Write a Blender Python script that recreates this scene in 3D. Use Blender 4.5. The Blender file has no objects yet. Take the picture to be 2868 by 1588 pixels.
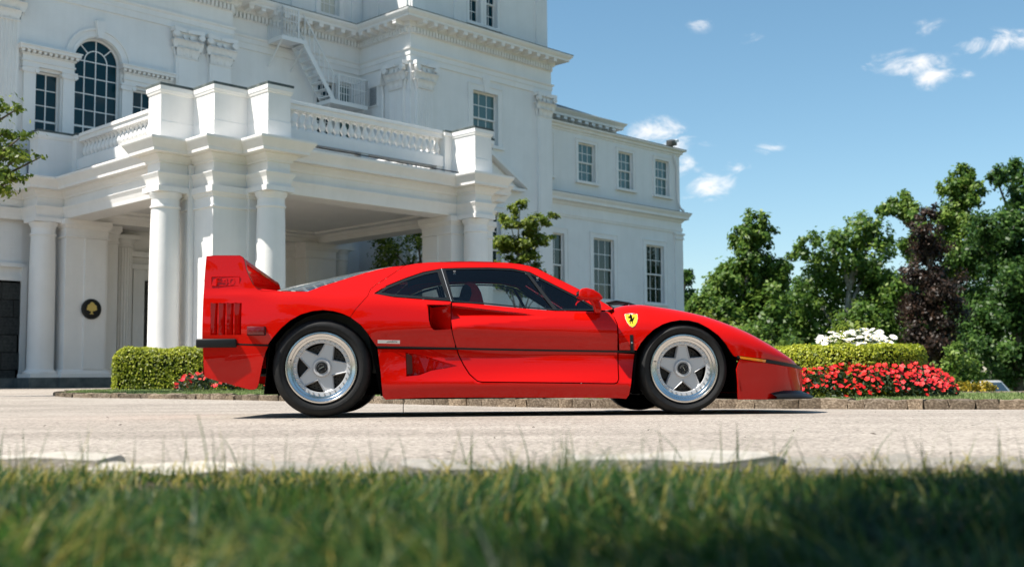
import bpy, bmesh, math, random
import numpy as np
from mathutils import Vector, Matrix
from mathutils.geometry import delaunay_2d_cdt

SC = bpy.context.scene
COL = SC.collection
R = math.radians

# ------------------------------------------------------------------ camera
CAM_H = 0.258
cam_d = bpy.data.cameras.new('camera')
cam = bpy.data.objects.new('camera', cam_d)
COL.objects.link(cam)
_p, _r = R(4.4), R(-0.4)
_up = Vector((0, -math.sin(_p), math.cos(_p)))
_fw = Vector((0, math.cos(_p), math.sin(_p)))
_X = Vector((1, 0, 0))
_right = _X * math.cos(_r) + _up * math.sin(_r)
_upr = _X * -math.sin(_r) + _up * math.cos(_r)
m = Matrix.Identity(4)
for i in range(3):
    m[i][0], m[i][1], m[i][2] = _right[i], _upr[i], -_fw[i]
m[2][3] = CAM_H
cam.matrix_world = m
cam_d.sensor_width = 36.0
cam_d.lens = 36.0 * 3130 / 2868
cam_d.shift_y = 23 / 2868
cam_d.clip_start = 0.05
cam_d.clip_end = 3000
cam_d.dof.use_dof = True
cam_d.dof.focus_distance = 7.6
cam_d.dof.aperture_fstop = 3.2
SC.camera = cam

# ------------------------------------------------------------------ sun and sky
SUN = Vector((-0.51, -0.20, 0.835)).normalized()
SUN_EL = math.asin(SUN.z)
sun_d = bpy.data.lights.new('sun', 'SUN')
sun_d.energy = 5.0
sun_d.angle = R(0.53)
sun_d.color = (1.0, 0.945, 0.86)
sun = bpy.data.objects.new('sun', sun_d)
COL.objects.link(sun)
sun.rotation_euler = (-SUN).to_track_quat('-Z', 'Y').to_euler()

W = bpy.data.worlds.new('World')
SC.world = W
W.use_nodes = True
wn, wl = W.node_tree.nodes, W.node_tree.links
wn.clear()
w_out = wn.new('ShaderNodeOutputWorld')
w_bg = wn.new('ShaderNodeBackground')
w_bg.inputs['Strength'].default_value = 0.089
sky = wn.new('ShaderNodeTexSky')
sky.sky_type = 'NISHITA'
sky.sun_disc = False
sky.sun_elevation = SUN_EL
sky.sun_rotation = math.atan2(SUN.x, SUN.y)
sky.altitude = 0
sky.air_density = 1.0
sky.dust_density = 0.45
sky.ozone_density = 2.2


def wmath(op, a, b=None, clamp=False):
    n = wn.new('ShaderNodeMath')
    n.operation = op
    n.use_clamp = clamp
    for k, v in enumerate((a, b)):
        if v is None:
            continue
        if isinstance(v, (int, float)):
            n.inputs[k].default_value = v
        else:
            wl.new(v, n.inputs[k])
    return n.outputs[0]


def wsky():
    """Sky with small fair-weather clouds: noise over direction, gathered round a few cloud centres."""
    tc = wn.new('ShaderNodeTexCoord')
    sep = wn.new('ShaderNodeSeparateXYZ')
    wl.new(tc.outputs['Generated'], sep.inputs[0])
    x, y, z = sep.outputs
    az = wmath('MULTIPLY', wmath('ARCTAN2', x, y), 57.2958)
    el = wmath('MULTIPLY', wmath('ARCSINE', z), 57.2958)
    cmb = wn.new('ShaderNodeCombineXYZ')
    wl.new(wmath('MULTIPLY', az, 0.55), cmb.inputs[0])
    wl.new(el, cmb.inputs[1])
    n1 = wn.new('ShaderNodeTexNoise')
    n1.inputs['Scale'].default_value = 0.85
    n1.inputs['Detail'].default_value = 9
    n1.inputs['Roughness'].default_value = 0.66
    n1.inputs['Distortion'].default_value = 0.7
    wl.new(cmb.outputs[0], n1.inputs['Vector'])
    # (azimuth, elevation, half width, half height, amount) in degrees
    clouds = [(19.7, 14.75, 1.35, 0.5, 1.25), (21.2, 14.2, 1.1, 0.45, 1.1), (23.9, 15.35, 1.5, 0.45, 0.95), (20.7, 16.5, 1.1, 0.4, 0.36),
              (7.3, 12.25, 1.2, 0.6, 1.35), (8.4, 11.7, 0.9, 0.45, 1.1), (8.9, 10.5, 0.95, 0.65, 0.85), (10.15, 9.6, 1.15, 0.55, 1.3), (11.4, 10.55, 0.9, 0.4, 0.48),
              (9.9, 11.55, 0.8, 0.28, 0.42), (13.1, 11.3, 0.65, 0.3, 0.45), (7.9, 17.7, 1.0, 0.5, 0.2), (12.6, 16.8, 0.7, 0.4, 0.3), (9.8, 17.5, 0.7, 0.4, 0.3),
              (34, 13, 2.2, 0.7, 0.9), (43, 18, 2.6, 0.8, 0.8), (-48, 12, 2.4, 0.9, 0.9), (62, 10, 3, 0.9, 0.9), (-75, 16, 2.6, 0.9, 0.8), (110, 13, 3, 1.0, 0.9), (-120, 12, 3, 1.0, 0.9), (150, 17, 3, 1, 0.8), (-160, 11, 3, 1, 0.9)]
    tot = None
    for a, e, w, h, k in clouds:
        q = wmath('ADD', wmath('POWER', wmath('DIVIDE', wmath('SUBTRACT', az, a), w), 2.0),
                  wmath('POWER', wmath('DIVIDE', wmath('SUBTRACT', el, e), h), 2.0))
        g = wmath('MULTIPLY', wmath('EXPONENT', wmath('MULTIPLY', q, -0.8)), k)
        tot = g if tot is None else wmath('MAXIMUM', tot, g)
    d = wmath('ADD', tot, wmath('MULTIPLY', wmath('SUBTRACT', n1.outputs['Fac'], 0.52), 4.2))
    d = wmath('MULTIPLY', d, wmath('MINIMUM', wmath('MULTIPLY', tot, 4.0), 1.0))
    mr = wn.new('ShaderNodeMapRange')
    mr.interpolation_type = 'SMOOTHSTEP'
    wl.new(d, mr.inputs['Value'])
    mr.inputs['From Min'].default_value = 0.10
    mr.inputs['From Max'].default_value = 1.75
    mix = wn.new('ShaderNodeMix')
    mix.data_type = 'RGBA'
    wl.new(mr.outputs[0], mix.inputs['Factor'])
    hsv = wn.new('ShaderNodeHueSaturation')
    hsv.inputs['Hue'].default_value = 0.484
    hsv.inputs['Saturation'].default_value = 1.08
    wl.new(sky.outputs[0], hsv.inputs['Color'])
    wl.new(hsv.outputs[0], mix.inputs['A'])
    mix.inputs['B'].default_value = (7.8, 7.6, 7.45, 1)
    wl.new(mix.outputs['Result'], w_bg.inputs['Color'])


wsky()
wl.new(w_bg.outputs[0], w_out.inputs[0])

SC.view_settings.view_transform = 'Standard'
SC.view_settings.look = 'None'
SC.view_settings.gamma = 1.0
SC.view_settings.use_curve_mapping = False
SC.view_settings.exposure = 0.80
SC.render.engine = 'CYCLES'
SC.cycles.use_denoising = True
SC.cycles.max_bounces = 10
SC.cycles.transparent_max_bounces = 24
SC.cycles.caustics_reflective = False
SC.cycles.caustics_refractive = False
SC.cycles.sample_clamp_indirect = 6.0

# ------------------------------------------------------------------ helpers


def tag(o, label=None, cat=None, group=None, kind=None):
    for k, v in (('label', label), ('category', cat), ('group', group), ('kind', kind)):
        if v:
            o[k] = v
    return o


def empty(name, parent=None, loc=(0, 0, 0), rz=0.0, rx=0.0):
    o = bpy.data.objects.new(name, None)
    o.empty_display_size = 0.1
    COL.objects.link(o)
    o.location = loc
    o.rotation_euler = (rx, 0, rz)
    if parent:
        o.parent = parent
    return o


def link(name, me, parent=None, loc=(0, 0, 0), rot=(0, 0, 0), scale=(1, 1, 1)):
    o = bpy.data.objects.new(name, me)
    COL.objects.link(o)
    o.location, o.rotation_euler, o.scale = loc, rot, scale
    if parent:
        o.parent = parent
    return o


class MB:
    """Collects faces and builds one mesh object."""

    def __init__(self):
        self.v, self.f, self.mi = [], [], []
        self.cur = 0

    def add(self, vs, fs):
        b = len(self.v)
        self.v += [tuple(p) for p in vs]
        for f in fs:
            self.f.append(tuple(b + i for i in f))
            self.mi.append(self.cur)
        return self

    def box(self, x0, y0, z0, x1, y1, z1):
        vs = [(x0, y0, z0), (x1, y0, z0), (x1, y1, z0), (x0, y1, z0), (x0, y0, z1), (x1, y0, z1), (x1, y1, z1), (x0, y1, z1)]
        return self.add(vs, [(0, 3, 2, 1), (4, 5, 6, 7), (0, 1, 5, 4), (1, 2, 6, 5), (2, 3, 7, 6), (3, 0, 4, 7)])

    def obox(self, c, ax, ay, az):
        """box from centre and three half-axis vectors"""
        c, ax, ay, az = map(Vector, (c, ax, ay, az))
        vs = [c + ax * i + ay * j + az * k for k in (-1, 1) for i, j in ((-1, -1), (1, -1), (1, 1), (-1, 1))]
        return self.add(vs, [(0, 3, 2, 1), (4, 5, 6, 7), (0, 1, 5, 4), (1, 2, 6, 5), (2, 3, 7, 6), (3, 0, 4, 7)])

    def bar(self, a, b, w, h=None):
        """rectangular bar from a to b"""
        a, b = Vector(a), Vector(b)
        d = (b - a)
        h = w if h is None else h
        up = Vector((0, 0, 1)) if abs(d.normalized().z) < 0.95 else Vector((1, 0, 0))
        sx = d.cross(up).normalized() * w / 2
        sy = sx.cross(d).normalized() * h / 2
        return self.obox((a + b) / 2, sx, d / 2, sy)

    def prism(self, poly, a, b, axis='z'):
        """2D polygon (counter-clockwise) extruded between a and b along axis: z -> (x,y), y -> (x,z), x -> (y,z)"""
        def P(p, t):
            return {'z': (p[0], p[1], t), 'y': (p[0], t, p[1]), 'x': (t, p[0], p[1])}[axis]
        n = len(poly)
        vs = [P(p, a) for p in poly] + [P(p, b) for p in poly]
        fs = [tuple(range(n - 1, -1, -1)), tuple(range(n, 2 * n))] + [(i, (i + 1) % n, n + (i + 1) % n, n + i) for i in range(n)]
        return self.add(vs, fs)

    def lathe(self, prof, c=(0, 0, 0), seg=32, axis='z', a0=0.0, a1=2 * math.pi, cap=False):
        """prof: list of (radius, height along axis)"""
        full = abs(a1 - a0 - 2 * math.pi) < 1e-6
        n = seg if full else seg + 1
        vs = []
        for r, h in prof:
            for i in range(n):
                t = a0 + (a1 - a0) * i / seg
                p, q = r * math.cos(t), r * math.sin(t)
                d = {'z': (p, q, h), 'y': (p, h, q), 'x': (h, p, q)}[axis]
                vs.append((c[0] + d[0], c[1] + d[1], c[2] + d[2]))
        fs = []
        for j in range(len(prof) - 1):
            for i in range(seg):
                k = (i + 1) % n
                f = (j * n + i, j * n + k, (j + 1) * n + k, (j + 1) * n + i)
                fs.append(f if axis != 'y' else f[::-1])
        if cap:
            t = tuple(range(n))
            b = tuple((len(prof) - 1) * n + i for i in range(n))
            fs += [t[::-1], b] if axis != 'y' else [t, b[::-1]]
        return self.add(vs, fs)

    def tube(self, pts, r, seg=8, r2=None):
        pts = [Vector(p) for p in pts]
        n = len(pts)
        vs = []
        u = None
        for i, p in enumerate(pts):
            d = (pts[min(i + 1, n - 1)] - pts[max(i - 1, 0)]).normalized()
            if u is None:
                u = d.orthogonal().normalized()
            u = (u - d * u.dot(d)).normalized()
            w = d.cross(u)
            rr = r if r2 is None else r + (r2 - r) * i / (n - 1)
            for k in range(seg):
                t = 2 * math.pi * k / seg
                vs.append(p + (u * math.cos(t) + w * math.sin(t)) * rr)
        fs = [(j * seg + i, j * seg + (i + 1) % seg, (j + 1) * seg + (i + 1) % seg, (j + 1) * seg + i) for j in range(n - 1) for i in range(seg)]
        fs += [tuple(range(seg))[::-1], tuple((n - 1) * seg + i for i in range(seg))]
        return self.add(vs, fs)

    def sweep(self, path, prof, closed=False):
        """moulding: prof (outset, z) run along a plan path; outward is the right-hand side of the path"""
        P = [Vector((p[0], p[1])) for p in path]
        n = len(P)
        offs = []
        for i in range(n):
            def nrm(a, b):
                d = (b - a).normalized()
                return Vector((d.y, -d.x))
            if closed:
                n1, n2 = nrm(P[i - 1], P[i]), nrm(P[i], P[(i + 1) % n])
            else:
                n1 = nrm(P[i - 1], P[i]) if i else nrm(P[0], P[1])
                n2 = nrm(P[i], P[i + 1]) if i < n - 1 else n1
            offs.append((n1 + n2) / (1 + n1.dot(n2)))
        m = n if closed else n - 1
        for j in range(len(prof) - 1):
            vs, fs = [], []
            for i in range(n):
                for o, z in (prof[j], prof[j + 1]):
                    q = P[i] + offs[i] * o
                    vs.append((q.x, q.y, z))
            for i in range(m):
                k = (i + 1) % n
                fs.append((2 * i, 2 * k, 2 * k + 1, 2 * i + 1))
            self.add(vs, fs)
        return self

    def mesh(self, name, mats, smooth=None):
        me = bpy.data.meshes.new(name)
        me.from_pydata(self.v, [], self.f)
        for mt in (mats if isinstance(mats, (list, tuple)) else [mats]):
            me.materials.append(mt)
        if max(self.mi, default=0):
            me.polygons.foreach_set('material_index', self.mi)
        if smooth is not None:
            me.polygons.foreach_set('use_smooth', [True] * len(me.polygons))
            me.set_sharp_from_angle(angle=R(smooth))
        me.update()
        return me

    def build(self, name, mats, parent=None, smooth=None, loc=(0, 0, 0), rot=(0, 0, 0)):
        return link(name, self.mesh(name, mats, smooth), parent, loc, rot)


def bevelled(mb, name, mat, parent, w, seg=2, smooth=40, loc=(0, 0, 0), rot=(0, 0, 0)):
    bm = bmesh.new()
    vs = [bm.verts.new(p) for p in mb.v]
    for f in mb.f:
        bm.faces.new([vs[i] for i in f])
    bmesh.ops.recalc_face_normals(bm, faces=bm.faces)
    bmesh.ops.bevel(bm, geom=[e for e in bm.edges if e.calc_face_angle(0) > 0.35], offset=w, segments=seg, affect='EDGES', profile=0.5, clamp_overlap=True)
    me = bpy.data.meshes.new(name)
    bm.to_mesh(me)
    bm.free()
    me.materials.append(mat)
    me.polygons.foreach_set('use_smooth', [True] * len(me.polygons))
    me.set_sharp_from_angle(angle=R(smooth))
    return link(name, me, parent, loc, rot)


def point_in(poly, x, y):
    c = False
    n = len(poly)
    for i in range(n):
        x1, y1 = poly[i]
        x2, y2 = poly[i - 1]
        if (y1 > y) != (y2 > y) and x < (x2 - x1) * (y - y1) / (y2 - y1) + x1:
            c = not c
    return c


def cdt(outer, holes=(), pts=()):
    """triangulate a polygon with holes and extra points; returns 2D verts and triangles"""
    vs = [Vector(p) for p in outer]
    ed = [(i, (i + 1) % len(outer)) for i in range(len(outer))]
    for h in holes:
        b = len(vs)
        vs += [Vector(p) for p in h]
        ed += [(b + i, b + (i + 1) % len(h)) for i in range(len(h))]
    vs += [Vector(p) for p in pts]
    ov, oe, of, a, b_, c = delaunay_2d_cdt(vs, ed, [], 0, 1e-6)
    tri = []
    for f in of:
        cx = sum(ov[i].x for i in f) / len(f)
        cy = sum(ov[i].y for i in f) / len(f)
        if point_in(outer, cx, cy) and not any(point_in(h, cx, cy) for h in holes):
            tri.append(tuple(f))
    return ov, tri


def text_mesh(body, size, mat, extrude=0.0, shear=0.0):
    cu = bpy.data.curves.new('lettering', 'FONT')
    cu.body = body
    cu.size = size
    cu.extrude = extrude
    cu.shear = shear
    cu.align_x = 'CENTER'
    cu.align_y = 'CENTER'
    cu.resolution_u = 3
    o = bpy.data.objects.new('lettering', cu)
    me = bpy.data.meshes.new_from_object(o)
    bpy.data.objects.remove(o)
    bpy.data.curves.remove(cu)
    me.materials.clear()
    me.materials.append(mat)
    return me


# ------------------------------------------------------------------ materials
def mat(name, col, rough=0.5, metal=0.0, spec=0.5, coat=0.0, **kw):
    m = bpy.data.materials.new(name)
    m.use_nodes = True
    p = m.node_tree.nodes['Principled BSDF']
    p.inputs['Base Color'].default_value = (*col, 1)
    p.inputs['Roughness'].default_value = rough
    p.inputs['Metallic'].default_value = metal
    p.inputs['Specular IOR Level'].default_value = spec
    p.inputs['Coat Weight'].default_value = coat
    p.inputs['Coat Roughness'].default_value = kw.get('coat_rough', 0.03)
    if 'ior' in kw:
        p.inputs['IOR'].default_value = kw['ior']
    return m


def nodes(m):
    return m.node_tree.nodes, m.node_tree.links, m.node_tree.nodes['Principled BSDF']


def ramp(n, stops):
    r = n.new('ShaderNodeValToRGB')
    e = r.color_ramp.elements
    while len(e) < len(stops):
        e.new(0.5)
    for k, (p, c) in enumerate(stops):
        e[k].position = p
        e[k].color = (*c, 1)
    return r


def noise(n, l, scale, detail=4, rough=0.55, coord='Object', vec=None):
    t = n.new('ShaderNodeTexNoise')
    t.inputs['Scale'].default_value = scale
    t.inputs['Detail'].default_value = detail
    t.inputs['Roughness'].default_value = rough
    if vec is None:
        tc = n.new('ShaderNodeTexCoord')
        vec = tc.outputs[coord]
    l.new(vec, t.inputs['Vector'])
    return t


def bump(n, l, p, height, strength, dist):
    b = n.new('ShaderNodeBump')
    b.inputs['Strength'].default_value = strength
    b.inputs['Distance'].default_value = dist
    l.new(height, b.inputs['Height'])
    l.new(b.outputs[0], p.inputs['Normal'])
    return b


def mottled(name, stops, scale, rough=0.8, bump_s=0.3, bump_d=0.01, detail=6, spec=0.3, coord='Object', bscale=None):
    m = mat(name, (0.5, 0.5, 0.5), rough, spec=spec)
    n, l, p = nodes(m)
    t = noise(n, l, scale, detail, coord=coord)
    r = ramp(n, stops)
    l.new(t.outputs['Fac'], r.inputs[0])
    l.new(r.outputs[0], p.inputs['Base Color'])
    t2 = noise(n, l, bscale or scale * 3, 4, coord=coord)
    if bump_s:
        bump(n, l, p, t2.outputs['Fac'], bump_s, bump_d)
    return m


def white_wall(name, base, brick):
    m = mat(name, base, 0.62, spec=0.25)
    n, l, p = nodes(m)
    t = noise(n, l, 1.3, 6, 0.6)
    r = ramp(n, [(0.3, tuple(c * 0.93 for c in base)), (0.65, base)])
    l.new(t.outputs['Fac'], r.inputs[0])
    # streaks of weather that run down the paint
    tc = n.new('ShaderNodeTexCoord')
    mp = n.new('ShaderNodeMapping')
    mp.inputs['Scale'].default_value = (7, 7, 0.35)
    l.new(tc.outputs['Object'], mp.inputs[0])
    t3 = noise(n, l, 1.0, 5, 0.65, vec=mp.outputs[0])
    r3 = ramp(n, [(0.28, (0.86, 0.85, 0.82)), (0.55, (1, 1, 1))])
    l.new(t3.outputs['Fac'], r3.inputs[0])
    mx = n.new('ShaderNodeMix')
    mx.data_type = 'RGBA'
    mx.blend_type = 'MULTIPLY'
    mx.inputs['Factor'].default_value = 0.22
    l.new(r.outputs[0], mx.inputs['A'])
    l.new(r3.outputs[0], mx.inputs['B'])
    l.new(mx.outputs['Result'], p.inputs['Base Color'])
    t2 = noise(n, l, 22, 4)
    h = t2.outputs['Fac']
    if brick:
        sp = n.new('ShaderNodeSeparateXYZ')
        l.new(tc.outputs['Object'], sp.inputs[0])
        ad = n.new('ShaderNodeMath')
        l.new(sp.outputs[0], ad.inputs[0])
        l.new(sp.outputs[1], ad.inputs[1])
        cb = n.new('ShaderNodeCombineXYZ')
        l.new(ad.outputs[0], cb.inputs[0])
        l.new(sp.outputs[2], cb.inputs[1])
        bt = n.new('ShaderNodeTexBrick')
        bt.inputs['Scale'].default_value = 1.0
        bt.inputs['Brick Width'].default_value = 0.215
        bt.inputs['Row Height'].default_value = 0.072
        bt.inputs['Mortar Size'].default_value = 0.006
        bt.inputs['Mortar Smooth'].default_value = 0.6
        l.new(cb.outputs[0], bt.inputs['Vector'])
        sm = n.new('ShaderNodeMath')
        sm.operation = 'MULTIPLY_ADD'
        l.new(bt.outputs['Fac'], sm.inputs[0])
        sm.inputs[1].default_value = -0.8
        l.new(h, sm.inputs[2])
        h = sm.outputs[0]
    bump(n, l, p, h, 0.35, 0.008)
    return m


def leafmat(name, c1, c2, c3, trans=0.35, rough=0.45):
    m = mat(name, c2, rough, spec=0.35)
    n, l, p = nodes(m)
    at = n.new('ShaderNodeAttribute')
    at.attribute_name = 'tint'
    r = ramp(n, [(0.0, c1), (0.5, c2), (1.0, c3)])
    l.new(at.outputs['Fac'], r.inputs[0])
    l.new(r.outputs[0], p.inputs['Base Color'])
    tr = n.new('ShaderNodeBsdfTranslucent')
    g = n.new('ShaderNodeGamma')
    g.inputs[1].default_value = 0.85
    l.new(r.outputs[0], g.inputs[0])
    l.new(g.outputs[0], tr.inputs['Color'])
    mx = n.new('ShaderNodeMixShader')
    mx.inputs[0].default_value = trans
    l.new(p.outputs[0], mx.inputs[1])
    l.new(tr.outputs[0], mx.inputs[2])
    l.new(mx.outputs[0], n['Material Output'].inputs[0])
    return m


def glassmat(name, tint, fres=1.5, rough=0.0, strength=1.0):
    """thin pane: tinted see-through with Fresnel reflection"""
    m = bpy.data.materials.new(name)
    m.use_nodes = True
    n, l = m.node_tree.nodes, m.node_tree.links
    n.clear()
    o = n.new('ShaderNodeOutputMaterial')
    t = n.new('ShaderNodeBsdfTransparent')
    t.inputs[0].default_value = (*tint, 1)
    g = n.new('ShaderNodeBsdfGlossy')
    g.inputs['Roughness'].default_value = rough
    f = n.new('ShaderNodeFresnel')
    f.inputs[0].default_value = fres
    mx = n.new('ShaderNodeMixShader')
    ms = n.new('ShaderNodeMath')
    ms.operation = 'MULTIPLY'
    ms.inputs[1].default_value = strength
    ms.use_clamp = True
    l.new(f.outputs[0], ms.inputs[0])
    l.new(ms.outputs[0], mx.inputs[0])
    l.new(t.outputs[0], mx.inputs[1])
    l.new(g.outputs[0], mx.inputs[2])
    l.new(mx.outputs[0], o.inputs[0])
    return m


M = {}
M['red'] = mat('red_paint', (0.54, 0.0034, 0.0006), 0.45, spec=0.03, coat=0.60, coat_rough=0.012)
M['black'] = mat('black_trim', (0.007, 0.0075, 0.008), 0.45, spec=0.3)
M['void'] = mat('dark_liner', (0.003, 0.003, 0.003), 0.9, spec=0.05)
M['rubber'] = mottled('tyre_rubber', [(0.35, (0.006, 0.006, 0.006)), (0.7, (0.012, 0.012, 0.012))], 30, 0.62, 0.15, 0.002)
M['alloy'] = mat('polished_alloy', (0.66, 0.65, 0.63), 0.20, 1.0)
M['satin'] = mat('satin_alloy', (0.58, 0.58, 0.585), 0.42, 0.35, spec=0.5)
M['disc'] = mat('brake_iron', (0.07, 0.065, 0.06), 0.5, 0.7)
M['amber'] = mat('amber_lens', (0.85, 0.25, 0.01), 0.18, spec=0.6, coat=0.6)
M['lens_red'] = mat('dark_red_lens', (0.16, 0.006, 0.008), 0.2, spec=0.6, coat=0.5)
M['yellow'] = mat('enamel_yellow', (0.85, 0.60, 0.03), 0.3, coat=0.5)
M['plate'] = mat('badge_silver', (0.72, 0.70, 0.68), 0.3, 0.2)
M['car_glass'] = glassmat('car_glass', (0.80, 0.86, 0.85), 1.5, 0.0, 1.15)
M['plexi'] = glassmat('clear_plexiglass', (0.74, 0.75, 0.75), 1.5, 0.10, 2.6)
M['mirror_glass'] = mat('mirror_glass', (0.85, 0.85, 0.85), 0.02, 1.0)
M['cloth_red'] = mottled('seat_cloth_red', [(0.3, (0.55, 0.02, 0.015)), (0.7, (0.68, 0.03, 0.02))], 40, 0.85, 0.2, 0.002)
M['cloth_dark'] = mottled('dark_cloth', [(0.3, (0.012, 0.012, 0.013)), (0.7, (0.025, 0.025, 0.026))], 40, 0.95, 0.2, 0.002)
M['white'] = white_wall('white_painted_stucco', (0.86, 0.84, 0.81), False)
M['brick'] = white_wall('white_painted_brick', (0.86, 0.845, 0.825), True)
M['trim'] = white_wall('white_painted_trim', (0.87, 0.85, 0.825), False)
M['lead'] = mottled('lead_flashing', [(0.3, (0.045, 0.06, 0.06)), (0.55, (0.10, 0.12, 0.115)), (0.75, (0.22, 0.23, 0.21))], 6, 0.6, 0.4, 0.01)
M['leadroof'] = mottled('lead_sheet', [(0.3, (0.25, 0.27, 0.28)), (0.7, (0.42, 0.44, 0.44))], 2, 0.55, 0.2, 0.01)
M['shingle'] = mottled('roof_shingle', [(0.3, (0.16, 0.14, 0.12)), (0.7, (0.32, 0.29, 0.25))], 5, 0.9, 0.5, 0.02)
M['win_teal'] = mat('window_glass_dark', (0.003, 0.034, 0.048), 0.03, spec=0.28, ior=1.45)
M['win_pale'] = mat('window_glass_blind', (0.075, 0.150, 0.150), 0.04, spec=0.6, ior=1.5)
M['win_green'] = mat('window_glass_tree_tint', (0.008, 0.026, 0.014), 0.03, spec=0.6, ior=1.5)  # green of mirrored trees put into the base colour
M['curtain'] = mat('curtain', (0.62, 0.60, 0.52), 0.9)
M['darkstone'] = mottled('dark_granite', [(0.3, (0.020, 0.023, 0.023)), (0.7, (0.055, 0.058, 0.056))], 9, 0.75, 0.4, 0.01)
M['plinth'] = mottled('grey_plinth_stone', [(0.3, (0.07, 0.085, 0.085)), (0.7, (0.15, 0.165, 0.16))], 5, 0.8, 0.4, 0.01)
M['gold'] = mat('gilded', (0.62, 0.44, 0.12), 0.45, 0.4)
M['iron_white'] = mat('white_painted_iron', (0.76, 0.77, 0.77), 0.5)
M['grey_metal'] = mat('grey_lamp_metal', (0.10, 0.10, 0.095), 0.45, 0.5)
M['kerb'] = mottled('kerb_stone', [(0.25, (0.07, 0.052, 0.036)), (0.5, (0.20, 0.155, 0.11)), (0.75, (0.46, 0.38, 0.29))], 9, 0.85, 0.7, 0.02, bscale=30)
M['kerb_pale'] = mottled('pale_kerb_stone', [(0.25, (0.28, 0.265, 0.24)), (0.7, (0.46, 0.43, 0.385))], 6, 0.85, 0.5, 0.02, bscale=24)
M['soil'] = mottled('soil', [(0.3, (0.030, 0.024, 0.015)), (0.7, (0.085, 0.07, 0.04))], 14, 0.95, 0.6, 0.02)
M['turf'] = mottled('turf', [(0.3, (0.06, 0.095, 0.025)), (0.7, (0.15, 0.195, 0.06))], 6, 0.95, 0.5, 0.02, bscale=60)
M['ground'] = mottled('rough_ground', [(0.3, (0.03, 0.045, 0.012)), (0.7, (0.08, 0.09, 0.03))], 1.2, 0.95, 0.4, 0.05)
M['bark'] = mottled('bark', [(0.3, (0.06, 0.045, 0.03)), (0.7, (0.20, 0.16, 0.11))], 9, 0.9, 0.8, 0.03)
M['bark_pale'] = mottled('pale_bark', [(0.3, (0.20, 0.17, 0.14)), (0.7, (0.42, 0.38, 0.33))], 9, 0.9, 0.6, 0.03)
M['leaf'] = leafmat('leaf_green', (0.024, 0.060, 0.008), (0.085, 0.172, 0.022), (0.23, 0.32, 0.055), 0.42)
M['leaf_y'] = leafmat('leaf_yellow_green', (0.035, 0.07, 0.007), (0.13, 0.195, 0.020), (0.36, 0.41, 0.06), 0.5)
M['leaf_d'] = leafmat('leaf_deep_green', (0.014, 0.044, 0.009), (0.050, 0.118, 0.021), (0.145, 0.25, 0.045), 0.42)
M['leaf_p'] = leafmat('leaf_purple', (0.012, 0.009, 0.006), (0.042, 0.024, 0.016), (0.12, 0.065, 0.04), 0.3)
M['mesh_red'] = mat('intake_mesh_red', (0.075, 0.014, 0.007), 0.7)
M['box'] = leafmat('boxwood_leaf', (0.07, 0.105, 0.006), (0.27, 0.32, 0.016), (0.60, 0.60, 0.06), 0.4)
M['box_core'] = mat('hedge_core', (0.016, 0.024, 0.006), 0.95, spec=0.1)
M['impatiens'] = leafmat('bed_leaf', (0.010, 0.024, 0.008), (0.030, 0.060, 0.018), (0.13, 0.14, 0.05), 0.2)
M['grass'] = leafmat('grass_blade', (0.005, 0.030, 0.008), (0.040, 0.105, 0.014), (0.42, 0.33, 0.075), 0.45, 0.5)
M['lawn'] = leafmat('lawn_blade', (0.075, 0.12, 0.03), (0.17, 0.235, 0.07), (0.33, 0.36, 0.14), 0.3, 0.6)
M['bloom1'] = mat('petal_red', (0.56, 0.010, 0.012), 0.5, spec=0.3)
M['bloom2'] = mat('petal_coral', (0.60, 0.020, 0.014), 0.5, spec=0.3)
M['bloom3'] = mat('petal_rose', (0.48, 0.012, 0.022), 0.5, spec=0.3)
M['daisy'] = mat('petal_white', (0.82, 0.80, 0.70), 0.6)
M['stem'] = mat('stem_green', (0.09, 0.15, 0.03), 0.6)
M['yellow_leaf'] = leafmat('yellow_leaf', (0.10, 0.10, 0.01), (0.36, 0.27, 0.02), (0.58, 0.40, 0.04), 0.3)
M['suv'] = mat('white_car_paint', (0.78, 0.79, 0.80), 0.3, coat=0.8)
M['suv_glass'] = mat('dark_car_window', (0.012, 0.018, 0.022), 0.05, spec=0.8)
M['debris'] = mat('dry_leaf', (0.045, 0.032, 0.022), 0.9)


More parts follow.
